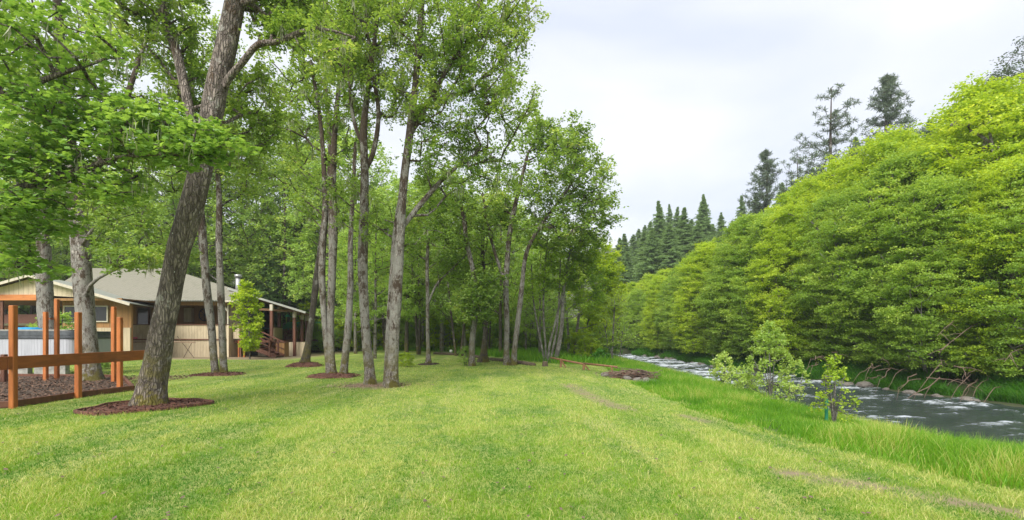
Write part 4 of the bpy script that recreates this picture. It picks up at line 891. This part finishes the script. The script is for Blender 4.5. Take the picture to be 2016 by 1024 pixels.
hb('side_room_wall', 'tan', (X(475, wy)+.003, X(505, wy+2), wy+1.0, wy+1.15, fl, 4.1))
def window(u0, u1, v0, v1, Y, nm='window', fr='trim', parent=None, w=.07, mull=True):
    x0, x1, z1, z0 = X(u0, Y), X(u1, Y), Z(v0, Y), Z(v1, Y)
    f = MB(ho)
    f.box(x0-w, x0, Y-.05, Y+.02, z0-w, z1+w); f.box(x1, x1+w, Y-.05, Y+.02, z0-w, z1+w); f.box(x0, x1, Y-.05, Y+.02, z1, z1+w); f.box(x0, x1, Y-.05, Y+.02, z0-w, z0)
    if mull: f.box((x0+x1)/2-.025, (x0+x1)/2+.025, Y-.04, Y+.015, z0, z1)
    o = f.build(nm, M[fr], parent or H)
    g = MB(ho).box(x0+.002, x1-.002, Y-.02, Y+.01, z0+.002, z1-.002).build('pane', M['glass'], o); return o
window(272, 292, 607, 640, wy-.06, 'door', 'redwood', mull=False)
window(460, 474, 602, 640, wy+.93, 'window', 'green')
window(508, 532, 606, 646, wy+4, 'sliding_door', 'green')
hb('wall_cabinet', 'cream', (X(367, wy), X(382, wy), wy-.3, wy-.004, Z(634, wy), Z(607, wy)))
# gable above the porch
ay = HY+1.6; ax, az = X(285, ay), Z(517, ay); rx, rz_ = X(607, ay), Z(616, ay); sl = (az-rz_)/(rx-ax); lx = 2*ax-rx
ge = X(463, ay)
def rp3(u, v):
    Y = (3.95-.48*(HY-.4)-EYE)/((HZ-v)/F-.48); return Vector((X(u, Y), Y, Z(v, Y)))
E1, E2, T2, R2, R1 = rp3(60, 592.3), rp3(470, 592.3), rp3(470, 572), rp3(330, 528), rp3(170, 528)
B1 = Vector((R1.x, R1.y+6.3, 3.95)); B2 = Vector((T2.x-2.5, R1.y+6.3, 3.95)); dn = Vector((0, 0, -.06))
m = MB(ho); m.prism([E1, E2, T2, R2, R1], dn); m.build('roof', M['ribroof'], H)
m = MB(ho); m.prism([R1+Vector((0, .01, 0)), R2+Vector((0, .01, 0)), B2, B1], dn); m.build('roof', M['ribroof'], H)
m = MB(ho); m.prism([R2+Vector((.01, 0, 0)), T2+Vector((.01, 0, 0)), B2+Vector((.01, 0, 0))], dn); m.build('roof', M['ribroof'], H)
hb('gable_corner_trim', 'trim', (ge+.003, ge+.09, ay-.03, ay+.12, 3.95, az-sl*(ge-ax)-.08))
nm, x0, z0 = 'roof_right', rx, rz_; gx_ = ge-.3; gz_ = az-sl*(gx_-ax)
m = MB(ho); y0 = ay-.45; m.poly([(x0, y0, z0), (gx_, y0, gz_), (gx_, y0, gz_+.07), (x0, y0, z0+.07), (x0-3.4, y0+11, z0), (gx_-3.4, y0+11, gz_), (gx_-3.4, y0+11, gz_+.07), (x0-3.4, y0+11, z0+.07)], [(0,1,2,3),(7,6,5,4),(0,4,5,1),(3,2,6,7),(0,3,7,4),(1,5,6,2)]); m.build('porch_roof', M['metalroof'], H)
m = MB(ho); m.poly([(x0, y0+.02, z0-.02), (gx_, y0+.02, gz_-.02), (gx_-3.37, y0+10.9, gz_-.02), (x0-3.37, y0+10.9, z0-.02)], [(0, 1, 2, 3)]); m.build('soffit', M['soffit'], H)
m = MB(ho); y0 = ay-.47
m.beam((rx, y0, rz_-.01), (gx_, y0, gz_-.01), .04, .12)
m.build('rake_board', M['metalroof'], H)
m = MB(ho)
for k in range(13):
    y = ay+.3+k*.8; sh = .31*(y-ay+.45); m.beam((rx-.05-sh, y, rz_-.085), (ge+.2-sh, y, az-sl*(ge+.2-ax)-.085), .05, .13)
m.build('rafters', M['soffit'], H)
# corrugated porch roof lip
nxs = 150; xa, xb = X(285, HY), X(470, HY); V = []; m = MB(ho)
for i in range(nxs+1):
    x = xa+(xb-xa)*i/nxs; w = .022*math.sin(i*PI/2*1.0)
    V += [(x, HY-.55, 3.93+w), (x, HY-.15, 3.99+w)]
m.poly(V, [(2*i, 2*i+2, 2*i+3, 2*i+1) for i in range(nxs)]); m.build('porch_roof', M['metalroof'], H)
hb('gutter', 'trim', (X(440, HY), X(470, HY), HY-.66, HY-.56, 3.80, 3.93), bevel=.02)
hb('porch_beam', 'tan', (X(238, HY), X(447, HY), HY+.02, HY+.14, 3.62, 3.88))
def hpost(u, Y, z0, z1, nm='porch_post', mat='trim', w=.14):
    x = X(u, Y); return hb(nm, mat, (x-w/2, x+w/2, Y-w/2, Y+w/2, z0, z1), bevel=.008)
hpost(232, HY+.08, zr+.052, 3.6); hpost(449, HY+.1, zr+.052, 3.78, w=.1)
for (u0, v0, u1, v1) in ((233, 616, 247, 602), (447, 612, 440, 603)):
    m = MB(ho); m.beam((X(u0, HY), HY+.08, Z(v0, HY)), (X(u1, HY), HY+.08, Z(v1, HY)), .08, .12); m.build('brace', M['trim'], H)
# right hand porch posts
for (u, Y, zb_, vt) in ((535, HY+1.2, fl, 598), (550, HY+4.5, fl, 605), (580, HY+2.2, -.1, 608), (595, HY+4.5, -.1, 616), (604, HY+6, -.1, 620)):
    x = X(u, Y); zt = az-sl*(x+.31*(Y-ay+.45)-ax)-.17; o = hb('porch_post', 'redwood', (x-.10, x+.10, Y-.10, Y+.10, zb_, zt-.45), bevel=.01)
    hb('post_cap', 'trim', (x-.105, x+.105, Y-.105, Y+.105, zt-.447, zt), parent=o)
m = MB(ho); m.beam((X(510, HY+1.2), HY+1.2, 3.42), (X(582, HY+2.2), HY+2.2, 3.30), .1, .16); m.beam((X(580, HY+2.2), HY+2.3, 3.2), (X(604, HY+7), HY+7, 3.15), .1, .2); m.build('porch_tie_beam', M['soffit'], H)
# side railing wall
m = MB(ho); A = Vector((xB+1.1, HY+2.4, 0)); B = Vector((X(555, HY+5), HY+5, 0)); m.beam(A+Vector((0, 0, 1.62)), B+Vector((0, 0, 1.62)), .1, .95); m.build('side_porch_wall', M['cream_side'], H)
m = MB(ho); m.beam(A+Vector((0, 0, 2.13)), B+Vector((0, 0, 2.13)), .16, .05); m.build('rail_cap', M['redwood'], H)
hb('storage_box', 'tan', (X(543, HY+1), X(560, HY+1), HY+1, HY+1.7, -.1, 1.0)); hb('storage_box_lid', 'redwood', (X(542, HY+1), X(561, HY+1), HY+.96, HY+1.75, 1.003, 1.06))
hb('lower_wall', 'cream_side', (X(560, HY+2), X(603, HY+2), HY+2.6, HY+2.7, -.1, 1.0))
hb('under_deck_wall', 'tan', (xB+.6, X(545, HY+2.5), HY+2.6, HY+2.7, -.1, 1.0))
# steps
ST = empty('stair', (0, 0, 0)); bpy.data.objects.remove(ST)
n = 7; x0, x1 = xB+.1, X(545, HY); tr_ = (x1-x0)/n
o = MB(ho)
for k in range(n):
    z = 1.15-(k+.5)*(1.15/n); o.box(x0+k*tr_, x0+(k+1)*tr_+.03, HY-.15, HY+.95, z-.05, z)
o = o.build('steps', M['redwood'], H)
for yy in (HY-.2, HY+1.0):
    m = MB(ho); m.beam((x0-.1, yy, 1.0), (x1+.05, yy, .02), .05, .28); m.build('stringer', M['redwood'], o)
    m = MB(ho); m.beam((x0-.1, yy, zr-.05), (x1+.15, yy, .98), .06, .09); m.beam((x0-.1, yy, zr-.55), (x1+.05, yy, .50), .05, .07); m.build('handrail', M['redwood'], o)
    m = MB(ho); m.box(x1-.45, x1-.34, yy-.05, yy+.05, 0, 1.2); m.box(x0-.05, x0+.05, yy-.05, yy+.05, 0, zr); m.build('newel_post', M['redwood'], o)
cyl = MB(ho); cyl.tube([(X(469, 39), 39, 4.6), (X(469, 39), 39, Z(545, 39))], .20, 12).tube([(X(469, 39), 39, Z(546, 39)), (X(469, 39), 39, Z(541, 39))], .28, 12); cyl.build('chimney', M['pvc'], H, smooth=True)
# dish, items
cx, cz = X(404, wy), Z(620, wy); w = empty('wagon_wheel', (cx, wy-.08, cz), 'dark round wheel hanging on the brown porch wall', 'wheel')
m = MB((cx, wy-.08, cz)); R1 = .42; m.tube([(cx+R1*math.cos(a*PI/12), wy-.08, cz+R1*1.1*math.sin(a*PI/12)) for a in range(25)], .035, 6); m.build('rim', M['dark'], w)
m = MB((cx, wy-.08, cz))
for a in range(8): m.beam((cx, wy-.08, cz), (cx+R1*math.cos(a*PI/4), wy-.08, cz+R1*1.1*math.sin(a*PI/4)), .03, .03)
m.build('spokes', M['dark'], w)
tag(MB((X(265, HY), HY-.15, 1.24)).box(X(259, HY), X(272, HY), HY-.3, HY-.02, zl+.065, zl+.19).build('towel', M['pink'], None, .03, loc=(X(265, HY), HY-.15, 1.24)), 'small pink bundle on the ledge of the cream porch wall', 'bundle')
p0 = Vector((X(236, 32.5), 32.5, 1.06)); tag(MB(p0).tube([p0, p0+Vector((2.6, 0, .04)), Vector((X(384, 32.5), 32.5, 1.05))], [.05, .045, .035], 8).build('pole', M['deadwood'], None, loc=p0), 'long pale wooden pole lying along the cream porch skirting', 'pole')
for (u, s) in ((250, 1), (370, -1)):
    q = Vector((X(u, 32.5), 32.5, 0)); tg = empty('sawhorse', q, 'thin trestle holding the long pole, %s' % ('near the hot tub end' if s > 0 else 'behind the huge oak'), 'trestle')
    MB(q).beam(q+Vector((-.35, 0, -.1)), q+Vector((.25, 0, 1.02)), .025, .03).build('leg', M['log'], tg); MB(q).beam(q+Vector((.45, .06, -.1)), q+Vector((-.75, .06, 1.45)), .025, .03).build('leg', M['log'], tg)
# front left wing
W = empty('house_wing', (X(100, 30), 31, 0), 'cream gabled wing of the house behind the hot tub with orange beam', 'house wing'); ho = W.location; H = W
wy2 = 30.0; apx, apz = X(72, wy2), Z(543, wy2); rxx, rzz = X(292, wy2+1), Z(599, wy2); s2 = (apz-rzz)/(rxx-apx); lxx = X(-140, wy2)
m = MB(ho); ze = Z(580, wy2)
def zt(x): return apz-s2*abs(x-apx)
xe = X(222, wy2); m.prism([(lxx, wy2, min(ze, zt(lxx))-.02), (apx, wy2, ze-.02), (xe, wy2, ze-.3), (xe, wy2, zt(xe)-.08), (apx, wy2, apz-.08), (lxx, wy2, zt(lxx)-.02)], (0, .12, 0)); m.build('gable_wall', M['cream_side'], W)
m = MB(ho); m.beam((lxx, wy2-.03, Z(586, wy2)), (X(76, wy2), wy2-.03, Z(586, wy2)), .12, .36); m.build('beam', M['orange'], W, .01)
hb('wall', 'tan', (X(96, wy2), X(236, wy2), wy2+.9, wy2+1.05, 0, Z(588, wy2)-.05), parent=W)
hb('lower_wall', 'cream', (X(96, wy2), X(236, wy2), wy2+.8, wy2+.895, -.2, Z(645, wy2)), parent=W)
hb('header_board', 'tan', (X(76, wy2)+.004, X(240, wy2), wy2-.02, wy2+.1, Z(592, wy2), Z(584, wy2)-.1), parent=W)
hb('porch_ceiling', 'soffit', (lxx, X(240, wy2), wy2+.13, wy2+9, 3.75, 3.82), parent=W)
hb('side_wall', 'tan', (X(-130, 36), X(-20, 36), 36, 36.15, 0, 3.74), parent=W)
hb('shelf', 'trim', (X(-20, 33), X(60, 33), 33, 33.3, Z(641, 33), Z(637, 33)), parent=W)
hpost2 = hb('porch_post', 'redwood', (X(2, wy2)-.08, X(2, wy2)+.08, wy2+.02, wy2+.118, 0, Z(592, wy2)), parent=W)
window(128, 152, 604, 634, wy2+.84, parent=W, mull=False); window(180, 211, 604, 632, wy2+.84, parent=W, mull=False)
for (x0, z0) in ((lxx, zt(lxx)), (rxx, zt(rxx))):
    m = MB(ho); y0 = wy2-.5; m.poly([(x0, y0, z0), (apx, y0, apz), (apx, y0, apz+.06), (x0, y0, z0+.06), (x0-2.6, y0+7, z0), (apx-2.6, y0+7, apz), (apx-2.6, y0+7, apz+.06), (x0-2.6, y0+7, z0+.06)], [(0,1,2,3),(7,6,5,4),(0,4,5,1),(3,2,6,7),(0,3,7,4),(1,5,6,2)]); m.build('roof', M['metalroof'], W)
for (x0, z0) in ((lxx, zt(lxx)), (rxx, zt(rxx))):
    y0 = wy2-.5; MB(ho).poly([(x0, y0+.02, z0-.02), (apx, y0+.02, apz-.02), (apx-2.56, y0+6.9, apz-.02), (x0-2.56, y0+6.9, z0-.02)], [(0, 1, 2, 3)]).build('soffit', M['soffit'], W)
m = MB(ho)
for (x0, z0) in ((lxx, zt(lxx)), (rxx, zt(rxx))): m.beam((x0, wy2-.52, z0-.04), (apx, wy2-.52, apz-.04), .04, .16)
m.build('rake_board', M['trim'], W)
# outbuilding seen through the open porch, shed at the right end
def shed(x, y, w, d, h, rh, label, roofm, wallm):
    s = empty('shed', (x, y, 0), label, 'shed'); o = s.location
    MB(o).box(x-w/2, x+w/2, y, y+d, -.1, h).build('wall', M[wallm], s)
    m = MB(o)
    for sg in (-1, 1): m.prism([(x-w/2-.3, y+d/2, h+rh), (x+w/2+.3, y+d/2, h+rh), (x+w/2+.3, y+d/2+sg*(d/2+.4), h-.1), (x-w/2-.3, y+d/2+sg*(d/2+.4), h-.1)], (0, 0, .07))
    m.build('roof', M[roofm], s); MB(o).box(x-.45, x+.45, y-.04, y-.003, 0, 1.95).build('door', M['soffit'], s)
shed(X(30, 44), 44, 4.2, 3, 2.5, .9, 'brown outbuilding seen through the open porch behind the hot tub', 'mulch', 'tan')
shed(X(588, 46), 46, 2.6, 2.4, 2.1, .6, 'dark little shed beyond the right end of the porch', 'green', 'redwood')
# chairs and table on the far deck end
def chair(x, y, z, rz, lab):
    c = empty('chair', (x, y, z), lab, 'chair', 'wooden chairs on the porch end', rz)
    MB().box(-.22, .22, -.22, .22, .42, .46).build('seat', M['soffit'], c)
    for sx in (-.19, .19):
        for sy in (-.19, .19): MB().box(sx-.02, sx+.02, sy-.02, sy+.02, 0, .95 if sy > 0 else .418).build('leg', M['soffit'], c)
    m = MB(); [m.box(-.168, .168, .18, .20, .55+.12*k, .62+.12*k) for k in range(3)]; m.build('backrest', M['soffit'], c)
for (u, r) in ((560, .4), (568, -.6), (588, 2.5)): chair(X(u, HY+6), HY+6, fl, r, 'brown wooden chair on the open right end of the porch')
hbx = X(575, HY+7); tbl = empty('table', (hbx, HY+7, fl), 'dark wooden table among the chairs on the porch end', 'table')
MB().box(-.6, .6, -.4, .4, .70, .74).build('tabletop', M['soffit'], tbl)
for sx in (-.52, .52):
    for sy in (-.32, .32): MB().box(sx-.03, sx+.03, sy-.03, sy+.03, 0, .698).build('leg', M['soffit'], tbl)
q = (X(567, HY+3), HY+3, 3.0); m = MB(q); V = [(q[0], q[1], q[2]+.15)]+[(q[0]+.28*math.cos(a*PI/5), q[1]+.28*math.sin(a*PI/5), q[2]-.06) for a in range(10)]
m.poly(V, [(0, 1+a, 1+(a+1) % 10) for a in range(10)]).tube([(q[0], q[1], q[2]+.15), (q[0], q[1], q[2]+.62)], .008, 5); tag(m.build('hanging_shade', M['green'], None, loc=q), 'small green shade hanging under the right porch roof', 'lamp shade')

# ------------------------------------------------------------------ things by the river and in the wood
rl = empty('pole_rail', (X(1150, 22.3), 22.3, 0), 'low reddish pole rail propped on split stakes at the river end of the lawn', 'rail'); ro = rl.location
rp = [P(1084, 704, 24.2), P(1105, 708.5, 23.6), P(1150, 717, 22.3), P(1215, 722.5, 20.6)]
MB(ro).tube([tuple(q) for q in rp[:3]], [.045, .05, .05], 8).build('rail', M['railwood'], rl, smooth=True); MB(ro).tube([tuple(rp[2]+[0, 0, .03]), tuple(rp[3])], [.05, .04], 8).build('rail', M['railwood'], rl, smooth=True)
for (i, du) in ((1, .25), (2, .3)):
    q = rp[i]; g = gz(q[0], q[1]); MB(ro).beam((q[0]-.03, q[1], g-.1), (q[0]-.01, q[1], q[2]+.02), .10, .10).build('stake', M['railwood'], rl); MB(ro).beam((q[0]+du, q[1]-.1, g-.1), (q[0], q[1]-.06, q[2]), .06, .06).build('stake', M['railwood'], rl)
q = rp[3]; MB(ro).beam((q[0]-.15, q[1], gz(q[0], q[1])-.1), (q[0]-.25, q[1], q[2]+.02), .06, .06).build('stake', M['railwood'], rl)
for (a, b, lab) in (((855,697,38.5),(912,702,35),'thin dark log edging the lawn at the far end, behind the thin lone oak'),((912,702,35),(962,711,29.5),'dark log edging behind the stout oak'),((966,711.5,29.2),(1052,722,24.6),'longest dark log edging the lawn by the forked oak')):
    A = P(*a); B = P(*b); A[2] = gz(A[0], A[1])+.06; B[2] = gz(B[0], B[1])+.06; c = (A+B)/2; c[2] += .03
    tag(MB(A).tube([tuple(A), tuple(c), tuple(B)], [.11, .12, .10], 8).build('log', M['log'], None, loc=A, smooth=True), lab, 'log', 'logs edging the lawn')
q = P(1073, 722, 24.4); q[2] = gz(q[0], q[1]); s = empty('tree_stump', q, 'cut stump with pale chips at the foot of the thin alder stems', 'stump')
MB().tube([(0, 0, -.1), (0, 0, .22)], [.17, .13], 12).build('stump', M['log'], s); MB().tube([(0, 0, .223), (0, 0, .235)], [.125, .12], 12).build('cut_face', M['deadwood'], s)
q = P(888, 699, 37.5); q[2] = gz(q[0], q[1]); s = empty('garden_lamp', q, 'tiny white garden lamp at the far edge of the lawn', 'lamp')
MB().tube([(0, 0, -.1), (0, 0, .16)], .03, 8).build('post', M['dark'], s); MB().tube([(0, 0, .162), (0, 0, .2), (0, 0, .34), (0, 0, .4)], [.06, .12, .12, .04], 10).build('globe', M['white'], s, smooth=True)
# green bag / marker behind the slender shrub
q = P(1627, 800, 11.2); q[2] = gz(q[0], q[1]); tag(MB(q).tube([tuple(q+[0, 0, -.1]), tuple(q+[0, 0, .62])], .035, 8).build('marker_stake', M['green'], None, loc=q), 'dark green stake in the grass beside the slender young shrub', 'stake')
# rocks
def rockmesh(seed):
    bm = bmesh.new(); bmesh.ops.create_icosphere(bm, subdivisions=3, radius=1)
    V = np.array([v.co[:] for v in bm.verts]); n = fbm(V[:, 0]*1.2+seed*9, V[:, 1]*1.2, V[:, 2]*1.2, 4, seed); V = V*(.6+.8*n)[:, None]*np.array([1.15, .9, .62])
    for v, c in zip(bm.verts, V): v.co = c
    me = bpy.data.meshes.new('rock'); bm.to_mesh(me); bm.free(); me.materials.append(M['stone']); return me
rm = [rockmesh(i) for i in range(4)]; rr = random.Random(8)
for k in range(70):
    t = rr.uniform(0, 46); p, nrm = along(FB2, t+2.0); p = p+nrm*rr.uniform(-.35, .5); s = rr.uniform(.10, .34)
    o = link('rock', rm[rr.randrange(4)], None, (p[0], p[1], max(gz(p[0], p[1]), WZ-.1)+s*.1), rr.uniform(0, 6)); o.scale = (s, s, s); tag(o, 'dark wet rock at the waterline under the far bank alders', 'rock', 'rocks along the far waterline')
for k in range(16):
    Y = rr.uniform(9, 26); x = np.interp(Y, NB[3:9, 1], NB[3:9, 0])+rr.uniform(-.7, .2); s = rr.uniform(.10, .26)
    o = link('rock', rm[rr.randrange(4)], None, (x, Y, max(gz(x, Y), WZ-.1)+s*.15), rr.uniform(0, 6)); o.scale = (s, s, s); tag(o, 'grey rock in the shallows below the tall grass', 'rock', 'rocks along the near waterline')
# heap of roots and stones at the lawn corner
c = P(1245, 744, 18.8); c[2] = gz(c[0], c[1]); hp = empty('brush_heap', c, 'heap of brown roots and dry sticks at the corner of lawn and river', 'brush heap'); rng = np.random.default_rng(4); m = MB(c)
for k in range(190):
    a = rng.uniform(-.5, .5)+(0 if rng.uniform() < .7 else 1.3); p = c+np.array([rng.normal(0, .42), rng.normal(0, .3), rng.uniform(0, .34)]); L = rng.uniform(.25, .9); d = np.array([math.cos(a), math.sin(a), rng.normal(0, .2)])*L/2
    m.tube([tuple(p-d), tuple(p+rng.normal(0, .05, 3)), tuple(p+d)], [.012, .016, .006], 5)
m.build('sticks', M['branchwood'], hp)
m = MB(c)
for k in range(6):
    p = c+np.array([rng.normal(0, .5), rng.normal(0, .25), .12]); d = np.array([rng.normal(0, .4), .1, .1]); m.tube([tuple(p-d), tuple(p), tuple(p+d)], [.06, .13, .05], 7)
m.build('roots', M['redwood'], hp, smooth=True)
for (du, dy, s) in ((-52, .8, .22), (-38, .6, .2), (-22, .7, .24), (26, -.3, .2), (40, -.5, .24), (10, -.5, .18), (-10, -.3, .16)):
    x = X(1245+du, 18.6+dy); y = 18.6+dy; o = link('rock', rm[rr.randrange(4)], None, (x, y, gz(x, y)+.05), rr.uniform(0, 6)); o.scale = (s, s, s); tag(o, 'grey stone beside the brush heap at the corner of the lawn', 'rock', 'stones by the brush heap')
# bare fallen branches over the far bank
def fallen(u, v, Y, seed, n, label, spread=1.0):
    rng = np.random.default_rng(seed); c = P(u, v, Y); m = MB(c)
    for k in range(n):
        a = c+np.array([rng.uniform(-1, 1)*spread, rng.uniform(.2, 1.4), rng.uniform(.1, 1.0)]); L = rng.uniform(.9, 2.6)*spread; ang = rng.choice([2.8, 3.5, .3, 2.4, 3.9])+rng.normal(0, .25)
        d = np.array([math.cos(ang), -.45+rng.normal(0, .2), -.25+rng.normal(0, .25)]); pts = []; r = []
        for q in range(6): s = q/5; pts.append(tuple(a+d*L*s+np.array([0, 0, .25*math.sin(s*3)*L*.3-.18*s*s*L])+rng.normal(0, .04, 3))); r.append(.036*(1-.8*s))
        m.tube(pts, [q_*.55 for q_ in r], 5)
    return tag(m.build('fallen_branch', M['branchwood'], None, loc=c), label, 'fallen branches')
fallen(1870, 765, 18.3, 1, 9, 'biggest tangle of bare reddish branches hanging over the far bank')
fallen(1985, 778, 17.6, 7, 10, 'bare branches dipping to the water at the right edge')
fallen(1765, 755, 20.8, 3, 10, 'cluster of thin bare stems on the far bank left of the biggest tangle', .7)
fallen(1640, 735, 23.5, 4, 7, 'few dry twigs low on the far bank above the slender shrub', .6)
def longb(u0, v0, u1, v1, Y, seed, lab):
    A = P(u0, v0, Y+1.2); B = P(u1, v1, Y-1.0); rng = np.random.default_rng(seed); m = MB(A); pts = [tuple(A+(B-A)*s+np.array([0, 0, .25*math.sin(s*PI)])+rng.normal(0, .03, 3)) for s in np.linspace(0, 1, 8)]
    m.tube(pts, list(np.linspace(.024, .007, 8)), 6)
    for k in range(5):
        s = rng.uniform(.3, 1); p = A+(B-A)*s+np.array([0, 0, .25*math.sin(s*PI)]); d = (B-A)/np.linalg.norm(B-A)*.5+rng.normal(0, .22, 3); m.tube([tuple(p), tuple(p+d*.5+[0, 0, .03]), tuple(p+d)], [.012, .009, .004], 5)
    tag(m.build('bare_branch', M['branchwood'], None, loc=A), lab, 'branch')
longb(1960, 628, 1855, 690, 18.5, 1, 'long pale bare branch slanting down in front of the alders')
longb(1915, 625, 1845, 662, 19.0, 2, 'shorter pale bare branch just above the long slanting one')
longb(2030, 690, 1975, 712, 17.2, 3, 'bare pale branch reaching in at the right edge above the water')

# ------------------------------------------------------------------ light, sky, camera
sc = bpy.context.scene
SUN_EL, SUN_AZ = math.radians(44), math.radians(-158)          # azimuth measured from +Y towards +X
w = bpy.data.worlds.new('World'); sc.world = w; w.use_nodes = True; nt = w.node_tree; nt.nodes.clear()
def wn(k, **kw):
    d = nt.nodes.new(k)
    for a, b in kw.items(): setattr(d, a, b)
    return d
sky = wn('ShaderNodeTexSky', sky_type='NISHITA', sun_disc=False, sun_elevation=SUN_EL, sun_rotation=SUN_AZ)
tc = wn('ShaderNodeTexCoord'); mp = wn('ShaderNodeMapping'); mp.inputs['Scale'].default_value = (1.0, 1.0, 2.6); mp.inputs['Rotation'].default_value = (.15, .35, 0)
n1 = wn('ShaderNodeTexNoise'); n1.inputs['Scale'].default_value = 2.0; n1.inputs['Detail'].default_value = 5; n1.inputs['Roughness'].default_value = .45; n1.inputs['Distortion'].default_value = .5
rp_ = wn('ShaderNodeValToRGB'); cr = rp_.color_ramp; cr.elements[0].position = .34; cr.elements[0].color = (3.9, 4.15, 4.75, 1); cr.elements[1].position = .64; cr.elements[1].color = (5.4, 5.4, 5.45, 1)
mx = wn('ShaderNodeMix', data_type='RGBA'); mx.inputs[0].default_value = .90
bg = wn('ShaderNodeBackground'); bg.inputs[1].default_value = .10; ou = wn('ShaderNodeOutputWorld')
L = nt.links.new; L(tc.outputs['Generated'], mp.inputs[0]); L(mp.outputs[0], n1.inputs['Vector']); L(n1.outputs['Fac'], rp_.inputs[0]); L(sky.outputs[0], mx.inputs[6]); L(rp_.outputs[0], mx.inputs[7]); L(mx.outputs[2], bg.inputs[0]); L(bg.outputs[0], ou.inputs[0])
sl_ = bpy.data.lights.new('sun', 'SUN'); sl_.energy = 3.0; sl_.angle = math.radians(40); sl_.color = (1, .96, .88); so = bpy.data.objects.new('sun', sl_); C.objects.link(so)
dv = Vector((math.sin(SUN_AZ)*math.cos(SUN_EL), math.cos(SUN_AZ)*math.cos(SUN_EL), math.sin(SUN_EL))); so.rotation_euler = (-dv).to_track_quat('-Z', 'Y').to_euler()
cam = bpy.data.cameras.new('camera'); cam.lens = 17.0; cam.sensor_width = 36; cam.shift_y = (HZ-512)/2016; cam.clip_end = 2000; cam.clip_start = .05
co = bpy.data.objects.new('camera', cam); C.objects.link(co); co.location = (0, 0, EYE); co.rotation_euler = (math.radians(90), 0, 0); sc.camera = co
sc.view_settings.view_transform = 'Standard'; sc.view_settings.look = 'None'; sc.view_settings.gamma = 1; sc.view_settings.exposure = 1.15
if True:
    t = NT('haze_air'); v_ = t.n('ShaderNodeVolumePrincipled'); v_.inputs['Color'].default_value = (.86, .92, 1.0, 1); v_.inputs['Density'].default_value = .0006; v_.inputs['Anisotropy'].default_value = .1
    t.t.links.new(v_.outputs[0], t.out.inputs['Volume'])
    tag(MB().box(-330, 345, -60, 440, -4, 90).build('haze', t.m), kind='stuff')['label'] = 'thin pale haze in the air over the whole valley'
sc.cycles.max_bounces = 10; sc.cycles.diffuse_bounces = 7; sc.cycles.transmission_bounces = 7; sc.cycles.glossy_bounces = 2
